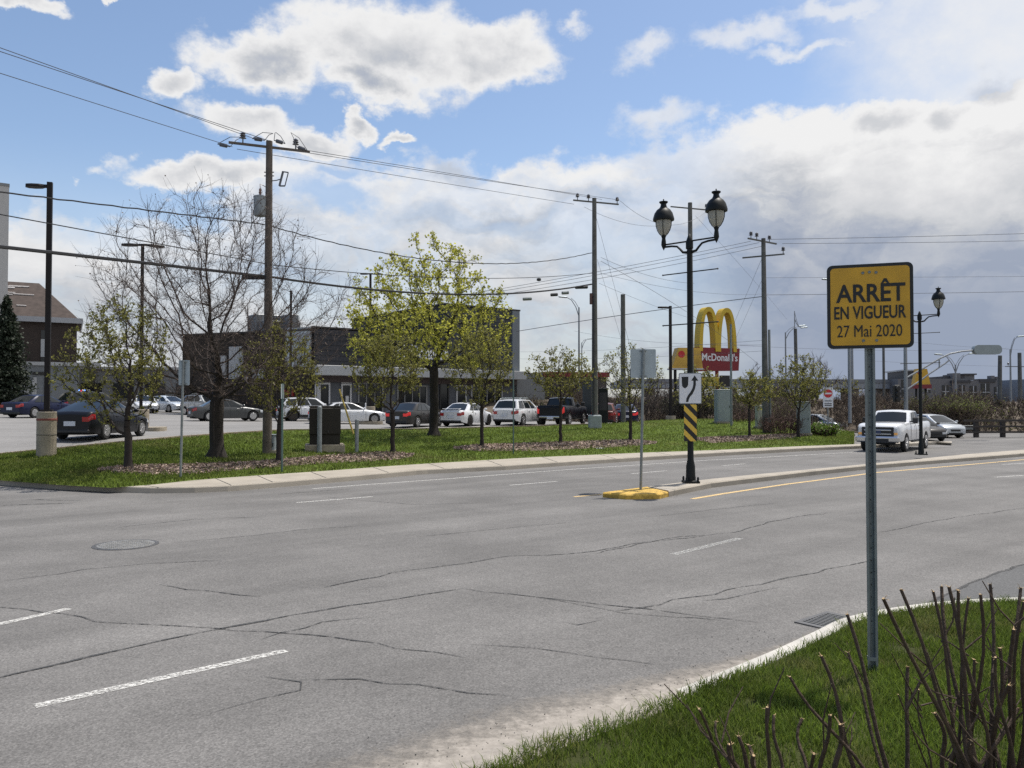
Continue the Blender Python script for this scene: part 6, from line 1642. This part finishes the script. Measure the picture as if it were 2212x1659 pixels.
    if 'rack' in extras:
        for s in (-1, 1):
            m = MB(); m.tube([SS(.12, 1, 0, s) + Vector((0, 0, .02)), SS(.2, 1, 0, s) + Vector((0, 0, .09)), SS(.8, 1, 0, s) + Vector((0, 0, .09)), SS(.88, 1, 0, s) + Vector((0, 0, .02))], .022, 6); m.build("roof_rail", M_GALV, t)
        for f in (.35, .7):
            a, b = SS(f, 1, 0, -1), SS(f, 1, 0, 1); m = MB(); m.tube([a + Vector((0, -.05, .11)), b + Vector((0, .05, .11))], .03, 6); m.build("roof_bar", M_GALV, t)
    if 'aerial' in extras:
        m = MB(); q = rows_roof[2][4]; m.tube([q, q + Vector((-.06, 0, .06)), q + Vector((-.14, 0, .07))], [.03, .03, .01], 6); m.build("roof_fin", M_TRIM, t)
    if 'spoiler' in extras:
        z = interp(top, .1) + .10; m = MB(); m.box((off + .16, 0, z), (.22, W * .66, .035), bev=.015); m.box((off + .2, W * .26, z - .05), (.1, .05, .1)); m.box((off + .2, -W * .26, z - .05), (.1, .05, .1)); m.build("spoiler", pm, t)
    if 'lightbar' in extras:
        q = rows_roof[8][4]; m = MB(); m.box((q.x, 0, q.z + .06), (.30, W * .60, .10), bev=.03); lb = m.build("light_bar", M_TRIM, t)
        for i, (c, nm) in enumerate((((.15, .35, 1.0), "blue_flash"), ((1.0, .9, .95), "white_flash"), ((1.0, .05, .08), "red_flash"), ((.15, .35, 1.0), "blue_flash"))):
            m = MB(); m.box((q.x, (i - 1.5) * W * .145, q.z + .065), (.31, W * .12, .085), bev=.02); m.build("beacon", mat(nm, c, .2, emit=2.2), lb)
    if 'brake' in extras:
        q = endp(0, .96, .5); m = MB(); m.box((q.x - .02, 0, q.z - .01), (.03, .3, .03)); m.build("brake_light", M_TAILON, t)
    return t
def lotpos(x, Y): p = at(x, 870, Y); p.z = gnd(p.x, p.y); return p

car("sedan", "black sedan driving away along the lawn edge, front left, behind the leafless trunk", "car", 'coupe', 4.5, 1.80, 1.46, P_BLACK, lotpos(222, 31.4), R(89), extras=('aerial',), wr=.32)
car("sedan", "navy sedan behind the banded lamp pedestal at the far left", "car", 'sedan', 4.7, 1.82, 1.46, P_NAVY, lotpos(88, 51.5), R(76))
car("police_car", "dark police suv with its blue and red roof lights flashing", "police car", 'suv', 4.9, 1.95, 1.72, P_GREY, lotpos(207, 57), R(52), extras=('lightbar',))
car("police_car", "white and black police car half hidden behind the two-headed lot lamp", "police car", 'sedan', 4.8, 1.86, 1.48, P_WHITE, lotpos(312, 68), R(-60), trim=True)
car("hatchback", "white hatchback facing right at the back of the lot, left of the bare tree", "car", 'hatch', 4.2, 1.72, 1.48, P_PALE, lotpos(365, 71), R(-34), front_lamp=M_HEADL)
car("suv", "silver suv parked behind the dark grey sedan, hidden by the bare tree's trunk", "car", 'suv', 4.5, 1.82, 1.68, P_SILVER, lotpos(443, 64), R(-35), extras=('rack',))
car("sedan", "dark grey sedan side-on behind the bare tree's trunk", "car", 'sedan', 4.6, 1.78, 1.44, P_GREY2, lotpos(490, 52.5), R(36))
car("suv", "white suv with black wheel-arch trim behind the thin green post", "car", 'suv', 4.5, 1.82, 1.66, P_WHITE, lotpos(672, 56), R(27), rim=M_RIMD, trim=True, wr=.36, tail=M_TAILON)
car("sedan", "long white sedan behind the dark utility box", "car", 'sedan', 4.9, 1.84, 1.42, P_WHITE, lotpos(752, 52.3), R(22), tail=M_TAILON)
car("sedan", "dark graphite sedan seen from the rear between two sapling trunks", "car", 'sedan', 4.6, 1.80, 1.48, P_GREY, lotpos(898, 48.3), R(68), tail=M_TAILON)
car("sedan", "white sport sedan with a boot spoiler and bronze wheels", "car", 'sedan', 4.5, 1.78, 1.46, P_WHITE, lotpos(1009, 50.3), R(67), rim=M_RIMD, extras=('spoiler',))
car("suv", "white suv with roof bars behind the thin dark kerb post", "car", 'suv', 4.75, 1.94, 1.70, P_WHITE, lotpos(1122, 52.3), R(66), extras=('rack',), wr=.36)
car("pickup_truck", "black pickup truck behind the airy sapling", "pickup", 'pickup', 5.4, 1.98, 1.84, P_BLACK, lotpos(1216, 53.3), R(69), tail=M_TAILON, wr=.40)
car("sedan", "dark blue sedan with brake lights on, behind the thin-leaved sapling", "car", 'sedan', 4.6, 1.80, 1.45, P_NAVY, lotpos(1350, 58.5), R(84), tail=M_TAILON, extras=('brake',))
car("hatchback", "dull red car mostly hidden behind the menu board", "car", 'hatch', 4.2, 1.74, 1.50, P_RED, lotpos(1307, 55.5), R(80))
p = at(1935, 970, 39.8); p.z = 0
car("pickup_truck", "white crew-cab pickup truck with a chrome grille driving towards the yellow sign", "pickup", 'pickup', 6.0, 1.99, 1.96, P_WHITE, p, R(230), front_lamp=M_AMBER, wr=.41)
p = at(1980, 950, 50.0); p.z = 0
car("sedan", "dark sedan just behind the white pickup's bed", "car", 'sedan', 4.6, 1.80, 1.46, P_GREY, p, R(-92))
p = at(2018, 943, 54.5); p.z = 0
car("hatchback", "silver car facing right beside the dark sedan on the crossing", "car", 'hatch', 4.5, 1.80, 1.54, P_SILVER, p, R(-84))
p = at(1771, 925, 64); p.z = zat(894, 64) - 1.46
car("hatchback", "small silver car half hidden by the slope near the no-entry sign", "car", 'hatch', 4.0, 1.70, 1.46, P_SILVER, p, R(-50))

# ================================================================== SMALL ROAD THINGS
# manhole, drain
p = gz(272, 1177); t = thing("manhole_cover", "round iron manhole cover in the boulevard at the left", "manhole", p)
r_ = 66 / 1736 * p.y; m = MB(); m.lathe([(r_, -.02), (r_, .007), (r_ * .90, .009), (r_ * .88, .006)], n=40); m.build("frame", mat("cast_iron", (.14, .135, .13), .45, .6, var=.2, vscale=6), t)
m = MB(); m.lathe([(r_ * .86, -.01), (r_ * .86, .011), (0, .011)], n=40)
m.build("lid", mat("cast_iron_worn", (.36, .35, .33), .4, .6, var=.25, vscale=7), t)
m = MB()
for i in range(-6, 7):
    for j in range(-6, 7):
        x, y = i * r_ * .125, j * r_ * .125
        if x * x + y * y < (r_ * .8) ** 2: m.box((x, y, .0135), (r_ * .08, r_ * .05, .006), rz=R(45 if (i + j) % 2 else -45))
o = m.build("lid_pattern", mat("cast_iron_worn", (.23, .22, .21), .35, .7), t)
p = gz(1812, 1347); t = thing("drain_grate", "iron street drain grate against the near kerb", "drain grate", p, R(40))
m = MB(); w = .66
for c, d in (((0, .29, .006), (w, .05, .016)), ((0, -.29, .006), (w, .05, .016)), ((-w / 2 + .025, 0, .0055), (.05, .53, .016)), ((w / 2 - .025, 0, .0055), (.05, .53, .016))): m.box(c, d)
m.build("frame", mat("cast_iron", (.14, .135, .13), .45, .6), t)
m = MB(); m.box((0, 0, .0025), (w - .1, .53, .003)); m.build("pit", M_UNDER, t)  # no hollow here: a flat black sheet paints the shade under the bars
m = MB()
for k in range(11): m.box((-.27 + k * .054, 0, .008), (.026, .528, .01))
m.build("bars", mat("cast_iron_grate", (.20, .195, .185), .4, .7), t)
# no entry sign and plate
p = at(1789, 930, 58); p.z = gnd(p.x, p.y); t = thing("no_entry_sign", "white no-entry sign with a red disc and a small plate below", "road sign", p, R(-6)); z = lambda y: hgt(p, y); kk = 58 / 1736
m = MB(); m.tube([(0, 0, -.2), (0, 0, z(842))], .045, 8); m.build("post", M_GALV, t)
m = MB(); m.prism(sh(rrect(21 * kk, 31 * kk, .06), 0, z(852.5)), -.06, -.045); m.build("panel", M_SIGNW, t)
m = MB(); m.lathe([(0, -.068), (9 * kk, -.068), (9 * kk, -.062)], (0, 0, z(850)), 24, axis='Y'); m.build("disc", M_RED, t)
m = MB(); m.box((0, -.075, z(850)), (14.5 * kk, .008, 3.4 * kk)); m.build("bar", M_SIGNW, t)
m = MB(); m.box((0, -.072, z(866)), (18 * kk, .006, 4 * kk)); m.box((0, -.05, z(873)), (21 * kk, .02, 14 * kk)); pl = m.build("plate", M_SIGNW, t)
m = MB()
for yy in (866, 872, 876): m.box((0, -.079, z(yy)), (15 * kk, .004, 1.7 * kk))
m.build("plate_text", M_BLACK, pl)
# roadside barrier
p = at(2098, 943, 53.5); p.z = 0; t = thing("roadside_barrier", "dark wooden roadside barrier of three rails at the right edge", "barrier", p, R(6)); hb = hgt(p, 907)
M_BAR = mat("creosoted_timber", (.045, .038, .034), .85, var=.3, vscale=3)
for i in range(5): m = MB(); m.box((.35 + i * 1.9, .0, hb / 2), (.26, .22, hb)); m.build("post", M_BAR, t)
for zf, w in ((.96, .14), (.62, .12), (.30, .12)): m = MB(); m.box((4.2, -.16, hb * zf), (9.6, .09, w)); m.build("rail", M_BAR, t)
p = at(2072, 943, 54.5); p.z = 0; t = thing("guard_rail", "low grey steel guard rail joining the dark barrier", "guard rail", p, R(4))
m = MB(); m.box((.2, 0, .62), (2.4, .08, .3), bev=.03); m.build("rail", M_GALV, t)
for s in (-.8, .2, 1.2): m = MB(); m.box((s, .1, .35), (.14, .14, .7)); m.build("post", M_CONC2, t)
# white rail lines at the lawn's right end
p = at(1815, 940, 54); p.z = gnd(p.x, p.y); a, b = at(1768, 913, 60), at(1845, 940, 52)
o = MB().tube([(0, 0, 0), tuple(b - a)], .09, 6).build("kerb_rail", M_CONC, None, loc=a); tag(o, "pale sloping kerb rail beside the small silver car", "kerb rail")
# scrap of paper on the mulch
q = G(1289, 970); m = MB(); m.grid([[(i * .07, j * .06, .03 + .03 * math.sin(i * 2 + j)) for j in range(4)] for i in range(6)])
tag(m.build("paper_scrap", M_SIGNW, None, loc=q), "white paper scrap lying at the edge of the second mulch bed", "litter")

# ================================================================== PRUNED SHRUBS IN THE FOREGROUND
M_STEM = mat("shrub_stem", (0.064, 0.041, 0.026), .8, var=.35, vscale=14, bump=.5, bscale=40)
M_CUT = mat("split_wood", (0.50, 0.36, 0.20), .85, island=.3)
rs = random.Random(21)
def shrub(label, cx, cy, Yb, stems, fine=10):
    """stems: (tip x, tip y, bottom x, thickness in photo units)"""
    base = at(cx, 1750, Yb); base.z = NLZ; t = thing("pruned_shrub", label, "shrub", base, 0, "hard pruned shrubs in the foreground")
    for tx, ty, bx_, th_ in stems:
        Yt = Yb + rs.uniform(-.22, .22); T = at(tx, ty, Yt); yb_ = 1700; B = at(bx_, yb_, Yb + rs.uniform(-.08, .08))
        d = B - T; B2 = T + d * ((T.z - NLZ + .03) / max(.05, T.z - B.z)) if T.z - B.z > .02 else Vector((B.x, B.y, NLZ))
        B2 = Vector((lerp(B2.x, base.x, .35), lerp(B2.y, base.y, .35), NLZ - .03)); n = 9; P = []
        for k in range(n + 1):
            f = k / n; p = T.lerp(B, f) if f < 1 else B
            P.append(p)
        # from tip to B (below the frame) and on down to the root
        P = [T.lerp(B, k / 7) for k in range(8)] + [B.lerp(B2, .5), B2]
        r0 = th_ / 1736 * Yb / 2 * .68; bend = Vector((rs.uniform(-1, 1), rs.uniform(-.5, .5), 0)) * .018
        P = [p + bend * math.sin(i * .9) * (1 if 0 < i < 9 else 0) - base for i, p in enumerate(P)]
        R_ = [r0 * (.82 + .05 * i) * (1 + .08 * math.sin(i * 2.3)) for i in range(10)]
        m = MB(); m.tube(list(reversed(P)), list(reversed(R_)), 8, 0)
        ax = (P[0] - P[1]).normalized()
        for j in range(rs.randint(2, 4)):                       # bud scars
            f = rs.uniform(.15, 3.0); c = P[int(f)].lerp(P[int(f) + 1], f % 1); a = rs.uniform(0, 6.28); q = Vector((math.cos(a), math.sin(a), .3)) * r0 * .9
            m.tube([c + q * .6, c + q * 1.7 + Vector((0, 0, r0 * .5))], [r0 * .4, r0 * .1], 4, 0)
        s = m.build("stem", M_STEM, t, True)
        m = MB(); m.tube([P[0] - ax * r0 * .2, P[0] + ax * r0 * .18], [r0 * .8, r0 * .62], 7)   # torn tip
        for j in range(rs.randint(3, 6)):
            a = rs.uniform(0, 6.28); q = Vector((math.cos(a), math.sin(a) * .8, rs.uniform(-.2, 1.0))); l = r0 * rs.uniform(1.2, 3.0); w = r0 * rs.uniform(.15, .4); c = P[0] - ax * rs.uniform(0, r0 * 1.2); sd_ = q.cross(ax).normalized() * w
            e_ = c + q.normalized() * l + ax * l * rs.uniform(-.2, .6); m.add([c - sd_, c + sd_, e_ + sd_ * .3, e_ - sd_ * .3, c + ax * w], [(0, 1, 2, 3), (0, 4, 3), (1, 4, 2)])
        m.build("torn_tip", M_CUT, s, fix=False)
    for k in range(fine):
        tx, ty, bx_, th_ = rs.choice(stems); f = rs.uniform(.1, .7); Yt = Yb + rs.uniform(-.25, .25)
        x0, y0 = lerp(tx, bx_, f), lerp(ty, 1700, f); A = at(x0, y0, Yt); E = at(x0 + rs.uniform(-110, 90), y0 - rs.uniform(10, 150), Yt + rs.uniform(-.1, .1)); M_ = A.lerp(E, .5) + Vector((rs.uniform(-.02, .02), 0, rs.uniform(-.02, .01)))
        m = MB(); m.tube([A - base, M_ - base, E - base], [.0035, .0028, .0016], 5); m.build("twig", M_STEM, t)
shrub("lowest pruned shrub, its short stems cut off at the bottom edge left of the post", 1590, 1690, 2.75,
      [(1510, 1531, 1575, 10), (1546, 1558, 1585, 9), (1575, 1608, 1603, 16), (1560, 1668, 1580, 18), (1595, 1590, 1628, 14), (1618, 1610, 1640, 12), (1628, 1632, 1640, 14), (1657, 1528, 1662, 12), (1672, 1545, 1690, 11), (1733, 1552, 1731, 11), (1758, 1628, 1742, 12)], 6)
shrub("middle pruned shrub with two long stems crossing the sign post", 1830, 1690, 2.9,
      [(1706, 1462, 1890, 11), (1774, 1417, 1862, 13), (1830, 1327, 1930, 13), (1832, 1410, 1920, 10), (1793, 1545, 1768, 13), (1815, 1565, 1805, 16), (1961, 1440, 1958, 13), (1985, 1490, 2010, 6), (1940, 1500, 2020, 5), (2020, 1540, 2056, 14)], 12)
shrub("tall dense pruned shrub filling the lower right corner", 2120, 1690, 2.65,
      [(1908, 1293, 2110, 12), (1946, 1273, 2098, 12), (2016, 1278, 2085, 10), (2034, 1267, 2092, 12), (2050, 1268, 2120, 13), (2070, 1275, 2140, 11), (2092, 1292, 2060, 9), (2118, 1284, 2105, 11), (2139, 1262, 2150, 12), (2205, 1270, 2130, 12), (2212, 1300, 2170, 10), (2105, 1425, 2085, 11),
       (2160, 1400, 2150, 12), (2075, 1500, 2052, 11), (2150, 1420, 2190, 10), (2190, 1360, 2175, 13), (2225, 1340, 2200, 12), (2240, 1300, 2190, 11), (2045, 1560, 2075, 15), (2180, 1480, 2110, 13), (2200, 1530, 2090, 12), (2100, 1600, 2120, 16), (2140, 1560, 2165, 14), (2260, 1420, 2210, 13)], 24)
